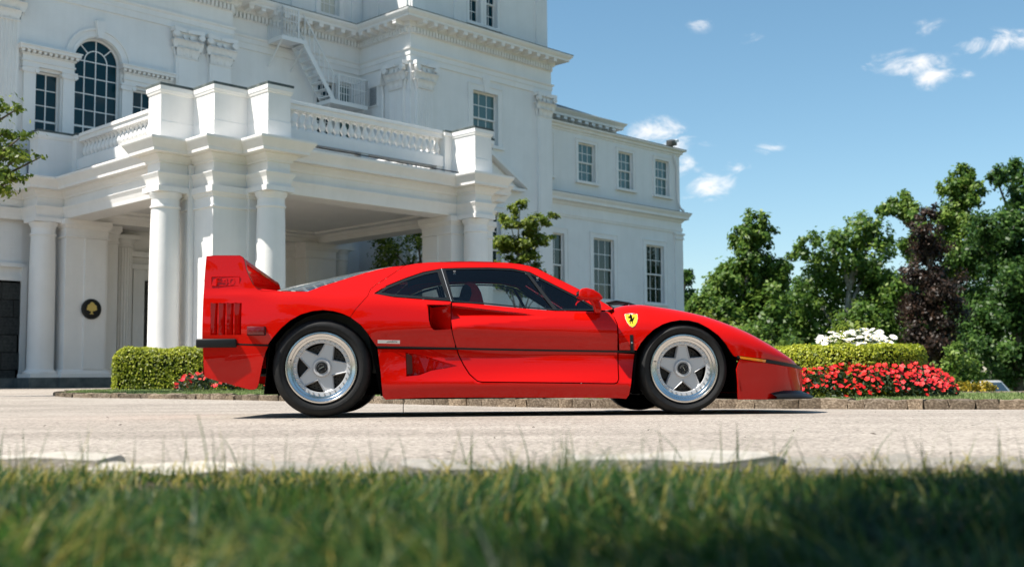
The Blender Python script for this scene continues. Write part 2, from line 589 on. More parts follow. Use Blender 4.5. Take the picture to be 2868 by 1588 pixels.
def asphalt():
    m = mat('aged_asphalt', (0.3, 0.28, 0.26), 0.88, spec=0.25)
    n, l, p = nodes(m)
    t1 = noise(n, l, 0.8, 5, 0.6)
    r1 = ramp(n, [(0.3, (0.288, 0.255, 0.220)), (0.7, (0.378, 0.338, 0.295))])
    l.new(t1.outputs['Fac'], r1.inputs[0])
    vo = n.new('ShaderNodeTexVoronoi')
    vo.inputs['Scale'].default_value = 70
    tc = n.new('ShaderNodeTexCoord')
    l.new(tc.outputs['Object'], vo.inputs['Vector'])
    r2 = ramp(n, [(0.0, (0.25, 0.23, 0.22)), (0.4, (0.9, 0.88, 0.86)), (0.8, (1.4, 1.38, 1.35))])
    l.new(vo.outputs['Color'], r2.inputs[0])
    t3 = noise(n, l, 45, 4, 0.7)
    r3 = ramp(n, [(0.30, (0.55, 0.54, 0.53)), (0.45, (1, 1, 1)), (0.75, (1.12, 1.12, 1.12))])
    l.new(t3.outputs['Fac'], r3.inputs[0])
    a = n.new('ShaderNodeMix')
    a.data_type = 'RGBA'
    a.blend_type = 'MULTIPLY'
    a.inputs['Factor'].default_value = 0.75
    l.new(r1.outputs[0], a.inputs['A'])
    l.new(r2.outputs[0], a.inputs['B'])
    b = n.new('ShaderNodeMix')
    b.data_type = 'RGBA'
    b.blend_type = 'MULTIPLY'
    b.inputs['Factor'].default_value = 0.8
    l.new(a.outputs['Result'], b.inputs['A'])
    l.new(r3.outputs[0], b.inputs['B'])
    # faint darker bands worn along the drive
    mp = n.new('ShaderNodeMapping')
    mp.inputs['Scale'].default_value = (0.12, 1.6, 1)
    l.new(tc.outputs['Object'], mp.inputs[0])
    t4 = noise(n, l, 1.0, 5, 0.6, vec=mp.outputs[0])
    r4 = ramp(n, [(0.34, (0.78, 0.77, 0.765)), (0.58, (1, 1, 1))])
    l.new(t4.outputs['Fac'], r4.inputs[0])
    c = n.new('ShaderNodeMix')
    c.data_type = 'RGBA'
    c.blend_type = 'MULTIPLY'
    c.inputs['Factor'].default_value = 0.8
    l.new(b.outputs['Result'], c.inputs['A'])
    l.new(r4.outputs[0], c.inputs['B'])
    l.new(c.outputs['Result'], p.inputs['Base Color'])
    bump(n, l, p, vo.outputs['Distance'], 0.6, 0.004)
    return m


M['asphalt'] = asphalt()
for k in ('kerb', 'kerb_pale', 'darkstone'):
    # every stone a shade of its own
    n, l, p = nodes(M[k])
    src = p.inputs['Base Color'].links[0].from_socket
    oi = n.new('ShaderNodeObjectInfo')
    rr_ = ramp(n, [(0.0, (0.62, 0.60, 0.56)), (0.5, (1, 1, 1)), (1.0, (1.35, 1.3, 1.22))])
    l.new(oi.outputs['Random'], rr_.inputs[0])
    mx = n.new('ShaderNodeMix')
    mx.data_type = 'RGBA'
    mx.blend_type = 'MULTIPLY'
    mx.inputs['Factor'].default_value = 1.0
    l.new(src, mx.inputs['A'])
    l.new(rr_.outputs[0], mx.inputs['B'])
    l.new(mx.outputs['Result'], p.inputs['Base Color'])

# ------------------------------------------------------------------ land
def sstep(t):
    t = np.clip(t, 0, 1)
    return t * t * (3 - 2 * t)


def gz(x, y):
    """height of the ground: the drive falls a little towards the island, then rises to the house; it drops away far right"""
    x, y = np.asarray(x, float), np.asarray(y, float)
    z = np.interp(y, [-40, 7.6, 9.2, 10.6, 13, 400], [0, 0, -0.022, -0.035, 0.0, 0.0])
    z = z + np.interp(y, [13, 16, 19], [0, 0.06, 0.10]) * sstep((6 - x + np.clip(y - 20, 0, 30) * .6) / 5)
    drop = sstep((y - 17) / 26) * sstep((x - (y - 20) * 0.32 - 3) / 6)
    return z - 1.76 * drop


def lawn_z(y):
    return 0.040 + 0.065 * float(sstep((np.asarray(y) - 11.0) / 7.0))


def grid_mesh(name, xs, ys, fz, material, keep=None):
    xs, ys = list(xs), list(ys)
    v = [(x, y, float(fz(x, y))) for y in ys for x in xs]
    n = len(xs)
    f = []
    for j in range(len(ys) - 1):
        for i in range(n - 1):
            cx, cy = (xs[i] + xs[i + 1]) / 2, (ys[j] + ys[j + 1]) / 2
            if keep is None or keep(cx, cy):
                f.append((j * n + i, j * n + i + 1, (j + 1) * n + i + 1, (j + 1) * n + i))
    me = bpy.data.meshes.new(name)
    me.from_pydata(v, [], f)
    me.materials.append(material)
    me.polygons.foreach_set('use_smooth', [True] * len(f))
    return link(name, me)


gx = [-900, -400, -150, -60] + list(np.arange(-40, 61, 4)) + [90, 200, 400, 900]
gy = [-900, -300, -100, -40, -20, -8] + list(np.arange(0, 80, 2)) + [90, 120, 200, 400, 1500]
tag(grid_mesh('ground', gx, gy, lambda x, y: gz(x, y) - 0.03, M['ground']), kind='structure')

dx = list(np.arange(-40, 41, 1.6))
dy = [2.3, 3, 4, 5, 6, 7, 7.6, 8.2, 9.2, 10, 10.6, 11.5, 12.3, 13, 14, 15, 16, 17, 18, 19, 20, 22, 24, 26, 28, 31, 34, 38, 42, 46]
tag(grid_mesh('driveway', dx, dy, gz, M['asphalt'],
              lambda x, y: (y < 17.5) or (x < 1.5 + (y - 17) * 1.1 and x < 9.6)), kind='structure')  # paving carried on out of sight before the wing, added to bounce light onto it

# island lawn: outline in plan
FRONT = [(-5.95, 15.1), (-5.4, 14.75), (-4.4, 14.3), (-2.9, 13.45), (-1.4, 12.3), (0.0, 11.2), (1.1, 10.55), (2.2, 10.05), (3.2, 9.3), (4.1, 8.85), (5.5, 8.5), (7.2, 8.3), (9.0, 8.25)]
BACK = [(9.0, 12.6), (7.2, 12.7), (5.6, 13.1), (4.0, 14.2), (2.0, 16.2), (0.0, 18.2), (-2.0, 19.4), (-4.0, 19.7), (-6.0, 19.7), (-6.8, 19.3), (-7.0, 18.3), (-6.7, 16.9), (-6.35, 15.7)]


def catmull(pts, n=8, closed=False):
    P = [np.array(p, float) for p in pts]
    N = len(P)
    out = []
    for i in range(N if closed else N - 1):
        p0 = P[i - 1] if (i or closed) else 2 * P[0] - P[1]
        p1, p2 = P[i], P[(i + 1) % N]
        p3 = P[(i + 2) % N] if (i + 2 < N or closed) else 2 * P[-1] - P[-2]
        for k in range(n):
            t = k / n
            out.append(0.5 * ((2 * p1) + (p2 - p0) * t + (2 * p0 - 5 * p1 + 4 * p2 - p3) * t * t + (3 * p1 - p0 - 3 * p2 + p3) * t ** 3))
    if not closed:
        out.append(P[-1])
    return out


isl = [tuple(p) for p in catmull(FRONT + BACK, 4, True)]
ov, tri = cdt(isl, (), [(x, y) for x in np.arange(-7, 9, 0.8) for y in np.arange(8, 20, 0.8) if point_in(isl, x, y)])
me = bpy.data.meshes.new('island_lawn')
me.from_pydata([(p.x, p.y, lawn_z(p.y) - 0.006) for p in ov], [], tri)
me.materials.append(M['turf'])
lawn = link('island_lawn', me)
tag(lawn, kind='structure')


def blades(name, pos, h, w, lean, az, tint, material, seg=3, parent=None, droop=0.5):
    """grass: one mesh of bent tapering strips (numpy); pos (N,3)"""
    N = len(pos)
    t = np.linspace(0, 1, seg + 1)
    ld = np.stack([np.cos(az), np.sin(az)], 1)
    fa = az + np.pi / 2 + np.random.RandomState(5).uniform(-0.9, 0.9, N)
    sd = np.stack([np.cos(fa), np.sin(fa)], 1)
    V = np.zeros((N, seg + 1, 2, 3))
    for k, tk in enumerate(t):
        off = (lean * h * (tk * (1 - droop) + droop * tk * tk * 1.4))[:, None] * ld
        zz = h * tk * np.sqrt(np.clip(1 - (lean * tk * 0.8) ** 2, 0.08, 1))
        ww = (w * (1 - tk ** 1.6) * 0.5 + 0.0002)[:, None] * sd
        for s, sg in enumerate((-1, 1)):
            V[:, k, s, :2] = pos[:, :2] + off + sg * ww
            V[:, k, s, 2] = pos[:, 2] + zz
    base = (np.arange(N) * (seg + 1) * 2)[:, None]
    fs = []
    for k in range(seg):
        a = 2 * k
        fs.append(np.concatenate([base + a, base + a + 1, base + a + 3, base + a + 2], 1))
    F_ = np.stack(fs, 1).reshape(-1, 4)
    return leaf_object(name, V.reshape(-1, 3), F_, np.repeat(tint, (seg + 1) * 2), material, parent)


def leaf_object(name, V, F_, tint, material, parent=None, smooth=False):
    me = bpy.data.meshes.new(name)
    nv, nf = len(V), len(F_)
    me.vertices.add(nv)
    me.vertices.foreach_set('co', np.ascontiguousarray(V, dtype=np.float32).ravel())
    k = F_.shape[1]
    me.loops.add(nf * k)
    me.loops.foreach_set('vertex_index', F_.astype(np.int32).ravel())
    me.polygons.add(nf)
    me.polygons.foreach_set('loop_start', np.arange(0, nf * k, k, dtype=np.int32))
    if smooth:
        me.polygons.foreach_set('use_smooth', [True] * nf)
    a = me.attributes.new('tint', 'FLOAT', 'POINT')
    a.data.foreach_set('value', np.clip(tint, 0, 1).astype(np.float32))
    me.materials.append(material)
    me.update(calc_edges=True)
    return link(name, me, parent)


# short mown grass on the island
rng = np.random.RandomState(3)
q = np.stack([rng.uniform(-7, 9, 150000), rng.uniform(8, 20, 150000)], 1)
# keep more where it is seen: in front of the beds
fr = np.array(catmull(FRONT, 6))
d_front = q[:, 1] - np.interp(q[:, 0], fr[:, 0], fr[:, 1])
ok = (d_front > 0.11) & (rng.rand(len(q)) < np.where(d_front < 3.2, 1.0, 0.25))
q = q[ok]
q = q[[point_in(isl, a, b) for a, b in q]]
N = len(q)
zz = 0.040 + 0.065 * sstep((q[:, 1] - 11) / 7) - 0.006
pt = np.sin(q[:, 0] * 2.1 + 1) * np.sin(q[:, 1] * 1.7) * 0.12
lg = blades('lawn_grass', np.column_stack([q, zz]), rng.uniform(0.014, 0.036, N), rng.uniform(0.006, 0.011, N), rng.uniform(0.1, 0.9, N), rng.uniform(0, 6.28, N), np.clip(rng.normal(0.5, 0.2, N) + pt, 0, 1), M['lawn'], 2)
tag(lg, 'short mown grass of the island lawn behind the red car', 'grass', kind='stuff')


# kerbs: single stones under a kerb structure
def stone_mesh(seed, material):
    rs = random.Random(seed)
    bm = bmesh.new()
    bmesh.ops.create_cube(bm, size=1.0)
    bmesh.ops.subdivide_edges(bm, edges=bm.edges[:], cuts=2, use_grid_fill=True)
    for v in bm.verts:
        c = v.co
        k = 1 - 0.10 * (abs(c.x) ** 4 + abs(c.y) ** 4 + abs(c.z) ** 4) * 1.6
        v.co = Vector((c.x * k + rs.uniform(-.05, .05), c.y * k + rs.uniform(-.08, .08), c.z * k + rs.uniform(-.075, .06)))
    me = bpy.data.meshes.new('stone')
    bm.to_mesh(me)
    bm.free()
    me.materials.append(material)
    me.polygons.foreach_set('use_smooth', [True] * len(me.polygons))
    me.set_sharp_from_angle(angle=R(42))
    return me


def kerb_run(curve, parent, meshes, lo, hi, wid, topf, basef, rs, offset=0.0):
    P = [np.array(p) for p in curve]
    L = [0.0]
    for a, b in zip(P, P[1:]):
        L.append(L[-1] + float(np.linalg.norm(b - a)))
    PX, PY = [p[0] for p in P], [p[1] for p in P]
    s = 0.0
    while s < L[-1] - 0.1:
        ln = rs.uniform(lo, hi)
        m_, a_, b_ = s + ln / 2, s + 0.02, s + ln - 0.02
        x, y = np.interp(m_, L, PX), np.interp(m_, L, PY)
        ang = math.atan2(np.interp(b_, L, PY) - np.interp(a_, L, PY), np.interp(b_, L, PX) - np.interp(a_, L, PX))
        top, base = topf(y) + rs.uniform(-.008, .006), basef(x, y) - 0.06
        link('stone', rs.choice(meshes), parent, (x, y, (top + base) / 2), (rs.uniform(-.02, .02), rs.uniform(-.015, .015), ang + rs.uniform(-.03, .03) + (math.pi if rs.random() < .5 else 0)),
             ((ln - rs.uniform(0.004, 0.014)) * 1.06, wid * rs.uniform(.9, 1.1), (top - base) * 1.1))
        s += ln


rs = random.Random(11)
SM = [stone_mesh(i, M['kerb']) for i in range(7)]
kerb = empty('kerb')
tag(kerb, kind='structure')
kerb_run([(x, y + 0.0) for x, y in catmull(FRONT, 8)], kerb, SM, 0.12, 0.24, 0.19, lambda y: lawn_z(y) + 0.011, gz, rs)
kerb_run([(x, y) for x, y in catmull(BACK[:5], 6)], kerb, SM, 0.3, 0.5, 0.15, lambda y: lawn_z(y) + 0.005, gz, rs)
kerb_run([(x, y) for x, y in catmull(BACK[8:] + [FRONT[0]], 6)], kerb, SM, 0.2, 0.4, 0.15, lambda y: lawn_z(y) + 0.005, gz, rs)

# foreground verge: soil, pale flat kerb stones, long grass
VERGE_Z = 0.045


def verge_edge(x):
    return 2.62 + 0.05 * math.sin(x * 2.1) - 0.12 * max(0, x) * 0.35 + 0.16 * max(0, -x - .55)


grid_v = grid_mesh('verge', list(np.arange(-4, 4.01, 0.2)), [-3, -1.5, 0, 0.4, 0.8, 1.2, 1.6, 2.0, 2.3, 2.52],
                   lambda x, y: VERGE_Z - 0.012 + 0.01 * math.sin(x * 5) * math.sin(y * 6), M['soil'])
tag(grid_v, kind='structure')
kerb2 = empty('verge_kerb')
tag(kerb2, kind='structure')
SP = [stone_mesh(40 + i, M['kerb_pale']) for i in range(4)]
for i, (x0, x1, y, top, wd) in enumerate([(-3.2, -2.45, 3.05, .06, .26), (-2.42, -1.62, 2.98, .055, .24), (-1.50, -1.05, 2.92, .060, .18), (-0.99, -0.66, 2.70, .044, .22), (-0.64, -0.30, 2.66, .05, .22),
                                      (-0.27, 0.0, 2.64, .055, .22), (0.02, 0.13, 2.62, .04, .2), (0.15, 0.62, 2.68, .062, .18), (0.64, 0.95, 2.62, .055, .22), (0.98, 1.45, 2.60, .055, .18), (1.48, 2.2, 2.56, .06, .22), (2.22, 3.0, 2.55, .06, .22)]):
    link('stone', SP[i % 4], kerb2, ((x0 + x1) / 2, y, (top - 0.09) / 2), (rs.uniform(-.03, .03), rs.uniform(-.03, .03), rs.uniform(-.05, .05)), ((x1 - x0) * 1.05, wd, (top + 0.09) * 1.1))

# long grass in front of the lens
rng = np.random.RandomState(21)


def grass_patch(n, y0, y1, hmin, hmax, seed, tint0, tint_sd, wide=1.25, wmin=0.0022, wmax=0.0042, clump=0.5):
    r = np.random.RandomState(seed)
    y = y0 + (y1 - y0) * r.rand(n) ** 0.8
    x = r.uniform(-1, 1, n) * (0.50 * y + 0.25) * wide
    dens = np.sin(x * 9 + 2 * np.sin(y * 5)) * np.sin(y * 11 + 1.7 * np.sin(x * 6)) * 0.5 + 0.5
    k = r.rand(n) < (1 - clump) + clump * dens
    x, y, dens = x[k], y[k], dens[k]
    m = len(x)
    h = (0.78 + 0.42 * np.sin(x * 3.1 + 0.9 * np.sin(y * 4.3)) * np.sin(x * 1.3 + y * 3.7 + 1.0)) * (hmin + (hmax - hmin) * r.beta(1.8, 2.8, m)) * (0.75 + 0.4 * dens) * np.clip((2.66 - y) / .75, .40, 1)
    # clumps share a lean direction
    az = 2.5 * np.sin(x * 4.0 + 1.3) + 2.0 * np.cos(y * 5.0) + r.normal(0, 0.9, m)
    ti = np.clip(tint0 + 0.12 * np.sin(x * 7 + y * 9) + r.normal(0, tint_sd, m), 0, 1)
    dry = r.rand(m) < 0.03 + 0.09 * (np.sin(x * 5.3 + 0.7) * np.sin(y * 4.1 + x) > 0.25)
    ti = np.where(dry, r.uniform(0.75, 1.0, m), np.minimum(ti, 0.72))
    return blades('grass', np.column_stack([x, y, np.full(m, VERGE_Z - 0.01)]), h, r.uniform(wmin, wmax, m), np.clip(r.normal(0.75, 0.35, m), 0.05, 1.25), az, ti, M['grass'], 5, droop=0.75)


tag(grass_patch(52000, 0.45, 2.66, 0.03, 0.135, 1, 0.31, 0.20, wmin=0.003, wmax=0.0065, clump=0.8), 'blurred long green grass across the foreground verge', 'grass', kind='stuff')
r = np.random.RandomState(8)
n = 240
ex = r.uniform(-1.9, 1.9, n)
ey = np.array([verge_edge(v) for v in ex]) - r.uniform(-0.04, 0.6, n)
tg = blades('tall_grass', np.column_stack([ex, ey, np.full(n, VERGE_Z - 0.01)]), r.uniform(0.08, 0.14, n), r.uniform(0.002, 0.0035, n), np.clip(r.normal(0.35, 0.3, n), 0, 1), r.uniform(0, 6.28, n), np.clip(r.normal(0.42, 0.15, n), 0, 0.8), M['grass'], 5)
tag(tg, 'taller stray grass blades sticking up along the verge edge', 'grass', kind='stuff')
n = 1800
ex = r.uniform(-2.0, 2.0, n)
ey = np.array([verge_edge(v) for v in ex]) - r.uniform(-0.02, 0.4, n) ** 1.0
lt = blades('dry_grass', np.column_stack([ex, ey, np.full(n, VERGE_Z - 0.005)]), r.uniform(0.02, 0.06, n), r.uniform(0.002, 0.005, n), r.uniform(0.5, 1.2, n), r.uniform(0, 6.28, n), r.uniform(0.7, 1.0, n), M['grass'], 3)
tag(lt, 'dry straw and dead blades lying in the verge grass', 'grass', kind='stuff')
# the single long seed stalk left of centre
stalk = MB()
stalk.tube([(-0.545, 2.05, 0.03), (-0.553, 2.05, 0.09), (-0.566, 2.06, 0.15), (-0.580, 2.07, 0.195)], 0.0022, 6, 0.0010)
tag(stalk.build('grass_stalk', M['stem'], None, 60), 'tall thin out of focus grass stalk rising left of the rear wheel', 'grass stalk')

# crumbs of dead leaf on the drive
mb = MB()
rd = random.Random(4)
for i in range(70):
    x, y = rd.uniform(-4.2, 4.2), rd.uniform(3.4, 8.9)
    if -2.1 < x < 2.3 and y > 7.3:
        continue
    a, L_, w_ = rd.uniform(0, 6.28), rd.uniform(0.004, 0.017), rd.uniform(0.003, 0.009)
    z = float(gz(x, y)) + 0.004
    ca, sa = math.cos(a), math.sin(a)
    mb.add([(x + L_ * ca, y + L_ * sa, z), (x - w_ * sa, y + w_ * ca, z + rd.uniform(.001, .006)), (x - L_ * ca, y - L_ * sa, z + rd.uniform(0, .004)), (x + w_ * sa, y - w_ * ca, z)], [(0, 1, 2, 3)])
tag(mb.build('leaf_litter', M['debris']), 'tiny dark crumbs of dead leaf scattered over the drive', 'leaf litter', kind='stuff')

# ------------------------------------------------------------------ mansion: local x = along the front (u), local y = depth (v)
HO, HA = (-5.6245, 19.9854, 0.0), R(45.6)
mansion = empty('mansion', None, HO, HA)
tag(mansion, 'white classical mansion with cornices, pilasters and long right wing', 'mansion')


def ccw(poly):
    a = sum(p[0] * q[1] - q[0] * p[1] for p, q in zip(poly, poly[1:] + poly[:1]))
    return poly if a > 0 else poly[::-1]


def wall_v(mb, u0, u1, z0, z1, v, holes=(), depth=0.2):
    """wall facing -v with rectangular openings and their reveals"""
    us = sorted({u0, u1, *[h[0] for h in holes], *[h[1] for h in holes]})
    zs = sorted({z0, z1, *[h[2] for h in holes], *[h[3] for h in holes]})
    for a, b in zip(us, us[1:]):
        for c, d in zip(zs, zs[1:]):
            mu, mz = (a + b) / 2, (c + d) / 2
            if not any(h[0] < mu < h[1] and h[2] < mz < h[3] for h in holes):
                mb.add([(a, v, c), (b, v, c), (b, v, d), (a, v, d)], [(0, 1, 2, 3)])
    for a, b, c, d in holes:
        w = v + depth
        mb.add([(a, v, c), (a, w, c), (a, w, d), (a, v, d)], [(0, 1, 2, 3)])
        mb.add([(b, v, c), (b, v, d), (b, w, d), (b, w, c)], [(0, 1, 2, 3)])
        mb.add([(a, v, d), (a, w, d), (b, w, d), (b, v, d)], [(0, 1, 2, 3)])
        mb.add([(a, v, c), (b, v, c), (b, w, c), (a, w, c)], [(0, 1, 2, 3)])


PANE = {}
PR = random.Random(6)


def pane_obj(parent, u0, u1, z0, z1, v, key):
    if key not in PANE:
        PANE[key] = MB().box(0, 0, 0, 1, 1, 1).mesh('pane', M[key])
    return link('pane', PANE[key], parent, (u0, v, z0), (PR.uniform(-.010, .010), 0, PR.uniform(-.010, .010)), (u1 - u0, 0.006, z1 - z0))


def window(u0, u1, z0, z1, v, cols, rows, key, depth=0.2, trim=0.12, sill=True, keystone=False, raised=None, blind=None):
    """double hung sash window in an opening; parts frame, sash, pane, sill"""
    w = empty('window', mansion, (0, 0, 0))
    vg = v + depth - 0.05
    tr = MB()
    if trim:
        tr.box(u0 - trim, v - 0.035, z0, u0, v + 0.003, z1 + trim)
        tr.box(u1, v - 0.035, z0, u1 + trim, v + 0.003, z1 + trim)
        tr.box(u0, v - 0.035, z1, u1, v + 0.003, z1 + trim)
        tr.box(u0 - trim - 0.03, v - 0.055, z1 + trim, u1 + trim + 0.03, v + 0.003, z1 + trim + 0.035)
        tr.box(u0 - trim - 0.025, v - 0.05, z0, u0 - trim, v + 0.003, z1 + trim)
        tr.box(u1 + trim, v - 0.05, z0, u1 + trim + 0.025, v + 0.003, z1 + trim)
        tr.build('frame', M['trim'], w)
    if sill:
        MB().box(u0 - trim - 0.06, v - 0.10, z0 - 0.09, u1 + trim + 0.06, v + depth, z0).build('sill', M['trim'], w)
    zm = (z0 + z1) / 2
    sa = MB()
    fw = 0.045
    for (a, b, dv) in ((z0, zm + 0.02, 0.0), (zm - 0.02, z1, -0.03)):
        sa.box(u0, vg + dv - 0.012, a, u0 + fw, vg + dv + 0.02, b)
        sa.box(u1 - fw, vg + dv - 0.012, a, u1, vg + dv + 0.02, b)
        sa.box(u0 + fw, vg + dv - 0.012, a, u1 - fw, vg + dv + 0.02, a + fw)
        sa.box(u0 + fw, vg + dv - 0.012, b - fw, u1 - fw, vg + dv + 0.02, b)
        n = rows // 2
        pw, ph = (u1 - u0 - 2 * fw) / cols, (b - a - 2 * fw) / n
        for k in range(1, cols):
            x = u0 + fw + pw * k
            sa.box(x - 0.011, vg + dv - 0.008, a + fw, x + 0.011, vg + dv + 0.012, b - fw)
        for k in range(1, n):
            z = a + fw + ph * k
            sa.box(u0 + fw, vg + dv - 0.0075, z - 0.011, u1 - fw, vg + dv + 0.0115, z + 0.011)
        for i in range(cols):
            for j in range(n):
                pane_obj(w, u0 + fw + pw * i + 0.008, u0 + fw + pw * (i + 1) - 0.008, a + fw + ph * j + 0.008, a + fw + ph * (j + 1) - 0.008, vg + dv + 0.004, key)
    sa.build('sash', M['trim'], w)
    if keystone:
        uc = (u0 + u1) / 2
        MB().prism([(uc - 0.09, z1 - 0.01), (uc + 0.09, z1 - 0.01), (uc + 0.15, z1 + 0.44), (uc - 0.15, z1 + 0.44)], v - 0.09, v, 'y').build('keystone', M['trim'], w)
    return w


# plan lines
M1, M2, UT, VT, UT2, VW, UW2 = 8.0, 8.35, 10.09, 6.02, 16.0, 6.62, 23.86
TOPZ, MAINZ = 13.8, 15.8  # main block's unseen top raised so that it shades the tower's side face

# ---- main walls
SIDE1, SIDE3 = (0.268, 0.86, 5.62, 7.53), (2.70, 3.29, 5.62, 7.53)
mb = MB()
wall_v(mb, -7, 1.0, 2.95, MAINZ, M1, [SIDE1])
wall_v(mb, 2.56, 5.46, 3.95, MAINZ, M1, [SIDE3])
wall_v(mb, 1.0, 2.56, 9.2, MAINZ, M1)
wall_v(mb, 1.0, 2.56, 2.95, 5.62, M1)
# around the arched centre window
AC, AR, ASP = 1.78, 0.58, 8.03
arch = [(AC + AR * math.cos(t), ASP + AR * math.sin(t)) for t in np.linspace(0, math.pi, 25)]
hole = [(AC - AR, 5.62 + 0.001), (AC + AR, 5.62 + 0.001)] + arch[0:-1] + [arch[-1]]
ov, tri = cdt([(1.0, 5.62), (2.56, 5.62), (2.56, 9.2), (1.0, 9.2)], [hole])
mb.add([(p.x, M1, p.y) for p in ov], tri)
for a, b in zip(hole[1:], hole[2:] + hole[:1]):
    mb.add([(a[0], M1, a[1]), (a[0], M1 + 0.2, a[1]), (b[0], M1 + 0.2, b[1]), (b[0], M1, b[1])], [(0, 1, 2, 3)])
# return M1/M2, recessed M2 wall, tower faces, wing, volume behind
mb.add([(5.46, M1, 4), (5.46, M2, 4), (5.46, M2, MAINZ), (5.46, M1, MAINZ)], [(0, 1, 2, 3)])
H_M2 = [(8.50, 9.17, 7.35, 8.93), (9.32, 9.86, 7.35, 9.02), (8.62, 9.30, 10.95, 12.4)]
wall_v(mb, 5.46, UT + 2, 0.0, MAINZ, M2, H_M2)
mb.add([(UT, M2, 0), (UT, VT, 0), (UT, VT, 10.6), (UT, M2, 10.6)], [(0, 1, 2, 3)])
H_T = [(12.54, 13.60, 7.33, 8.93), (12.5, 13.7, 3.0, 5.3)]
wall_v(mb, UT, UT2, 0.0, 10.6, VT, H_T)
mb.add([(UT2, VT, 0), (UT2, 14, 0), (UT2, 14, 10.6), (UT2, VT, 10.6)], [(0, 1, 2, 3)])
mb.build('wall', M['brick'], mansion)

# attic storey
mb = MB()
H_A = [(12.50, 12.98, 11.05, 12.6), (13.22, 13.70, 11.05, 12.6)]
wall_v(mb, UT + 0.08, 15.95, 10.55, TOPZ, VT + 0.1, H_A)
mb.add([(UT + 0.08, M2, 10.55), (UT + 0.08, VT + 0.1, 10.55), (UT + 0.08, VT + 0.1, TOPZ), (UT + 0.08, M2, TOPZ)], [(0, 1, 2, 3)])
mb.add([(15.95, VT + 0.1, 10.55), (15.95, 14, 10.55), (15.95, 14, TOPZ), (15.95, VT + 0.1, TOPZ)], [(0, 1, 2, 3)])
mb.box(-7, M2 + 2, 0, UT2 - 0.2, 17, MAINZ)
for u in (10.2, 11.85, 15.45):
    mb.box(u, VT + 0.04, 10.6, u + 0.5, VT + 0.11, TOPZ)
mb.box(UT + 0.02, VT + 0.2, 10.6, UT + 0.09, VT + 0.7, TOPZ)
mb.box(UT + 0.02, VT + 1.5, 10.6, UT + 0.09, VT + 1.95, TOPZ)
for u in (7.6, 9.75):
    mb.box(u, M2 - 0.05, 10.6, u + 0.35, M2 + 0.01, TOPZ)
mb.box(16.15, 6.75, 10.6, 16.45, 7.3, 12.35)
mb.box(16.10, 6.70, 12.35, 16.50, 7.35, 12.45)
mb.build('attic', M['brick'], mansion)
MB().box(-7.2, M1 - .1, MAINZ, UT2 + .1, 17.2, MAINZ + .2).box(UT + .05, VT + .05, TOPZ + .001, UT2 - .02, M2 + .05, TOPZ + .201).build('roof', M['lead'], mansion)

window(8.62, 9.30, 10.95, 12.4, M2, 3, 4, 'curtain', trim=0.14)
window(12.50, 12.98, 11.05, 12.6, VT + 0.1, 2, 4, 'win_teal', trim=0.10)
window(13.22, 13.70, 11.05, 12.6, VT + 0.1, 2, 4, 'win_teal', trim=0.10)
window(12.54, 13.60, 7.33, 8.93, VT, 3, 4, 'win_pale', trim=0.17, keystone=True)
window(12.5, 13.7, 3.0, 5.3, VT, 3, 4, 'win_green', trim=0.15)
window(8.50, 9.17, 7.35, 8.93, M2, 3, 4, 'win_teal', trim=0.12)
window(9.32, 9.86, 7.35, 9.02, M2, 2, 6, 'win_pale', trim=0.12)

# small pediment over the tower's ground floor window
mb = MB()
mb.prism([(11.6, 6.02), (14.6, 6.02), (14.6, 6.10), (11.6, 6.10)], VT - 0.25, VT + 0.003, 'y')
for s in (-1, 1):
    e, a = (13.1 + s * 1.55, 6.10), (13.1, 6.98)
    mb.prism(ccw([e, (e[0], e[1] + 0.1), (a[0], a[1] + 0.12), a]), VT - 0.28, VT + 0.003, 'y')
mb.prism([(11.75, 6.1), (14.45, 6.1), (13.1, 6.9)], VT - 0.08, VT + 0.003, 'y')
mb.build('pediment', M['trim'], mansion)

# ---- Venetian (three light) window on the first floor
ven = empty('window', mansion)
ven['label'] = 'tall arched three light window with classical surround'
mb = MB()
for a0, a1, o in ((AR + 0.02, AR + 0.09, 0.05), (AR + 0.09, AR + 0.19, 0.03), (AR + 0.19, AR + 0.24, 0.065)):
    n = 28
    ts = np.linspace(0, math.pi, n + 1)
    for t, t2 in zip(ts, ts[1:]):
        q = [(AC + rr * math.cos(tt), ASP + rr * math.sin(tt)) for rr, tt in ((a0, t), (a1, t), (a1, t2), (a0, t2))]
        mb.prism(q, M1 - o, M1 + 0.003, 'y')
mb.build('archivolt', M['trim'], ven)
MB().prism([(AC - 0.07, ASP + AR - 0.02), (AC + 0.07, ASP + AR - 0.02), (AC + 0.12, 9.02), (AC - 0.12, 9.02)], M1 - 0.14, M1, 'y').build('keystone', M['trim'], ven)
for (a, b) in ((-0.13, 1.20), (2.36, 3.66)):
    mb = MB()
    mb.box(a + 0.06, M1 - 0.09, 7.60, b - 0.05, M1 + 0.003, 7.86)
    mb.box(a + 0.03, M1 - 0.12, 7.70, b - 0.02, M1 + 0.003, 7.735)
    mb.box(a + 0.02, M1 - 0.13, 7.86, b - 0.01, M1 + 0.003, 7.89)
    mb.box(a - 0.05, M1 - 0.24, 7.955, b + 0.06, M1 + 0.003, 8.03)
    mb.box(a - 0.07, M1 - 0.27, 8.03, b + 0.08, M1 + 0.003, 8.06)
    mb.build('lintel', M['trim'], ven)
    me = MB().box(-0.035, -0.2, 0, 0.035, 0, 0.06).mesh('bracket', M['trim'])
    k = int((b - a) / 0.13)
    for i in range(k + 1):
        link('bracket', me, ven, (a + 0.03 + (b - a - 0.05) * i / k, M1 + 0.0, 7.893))
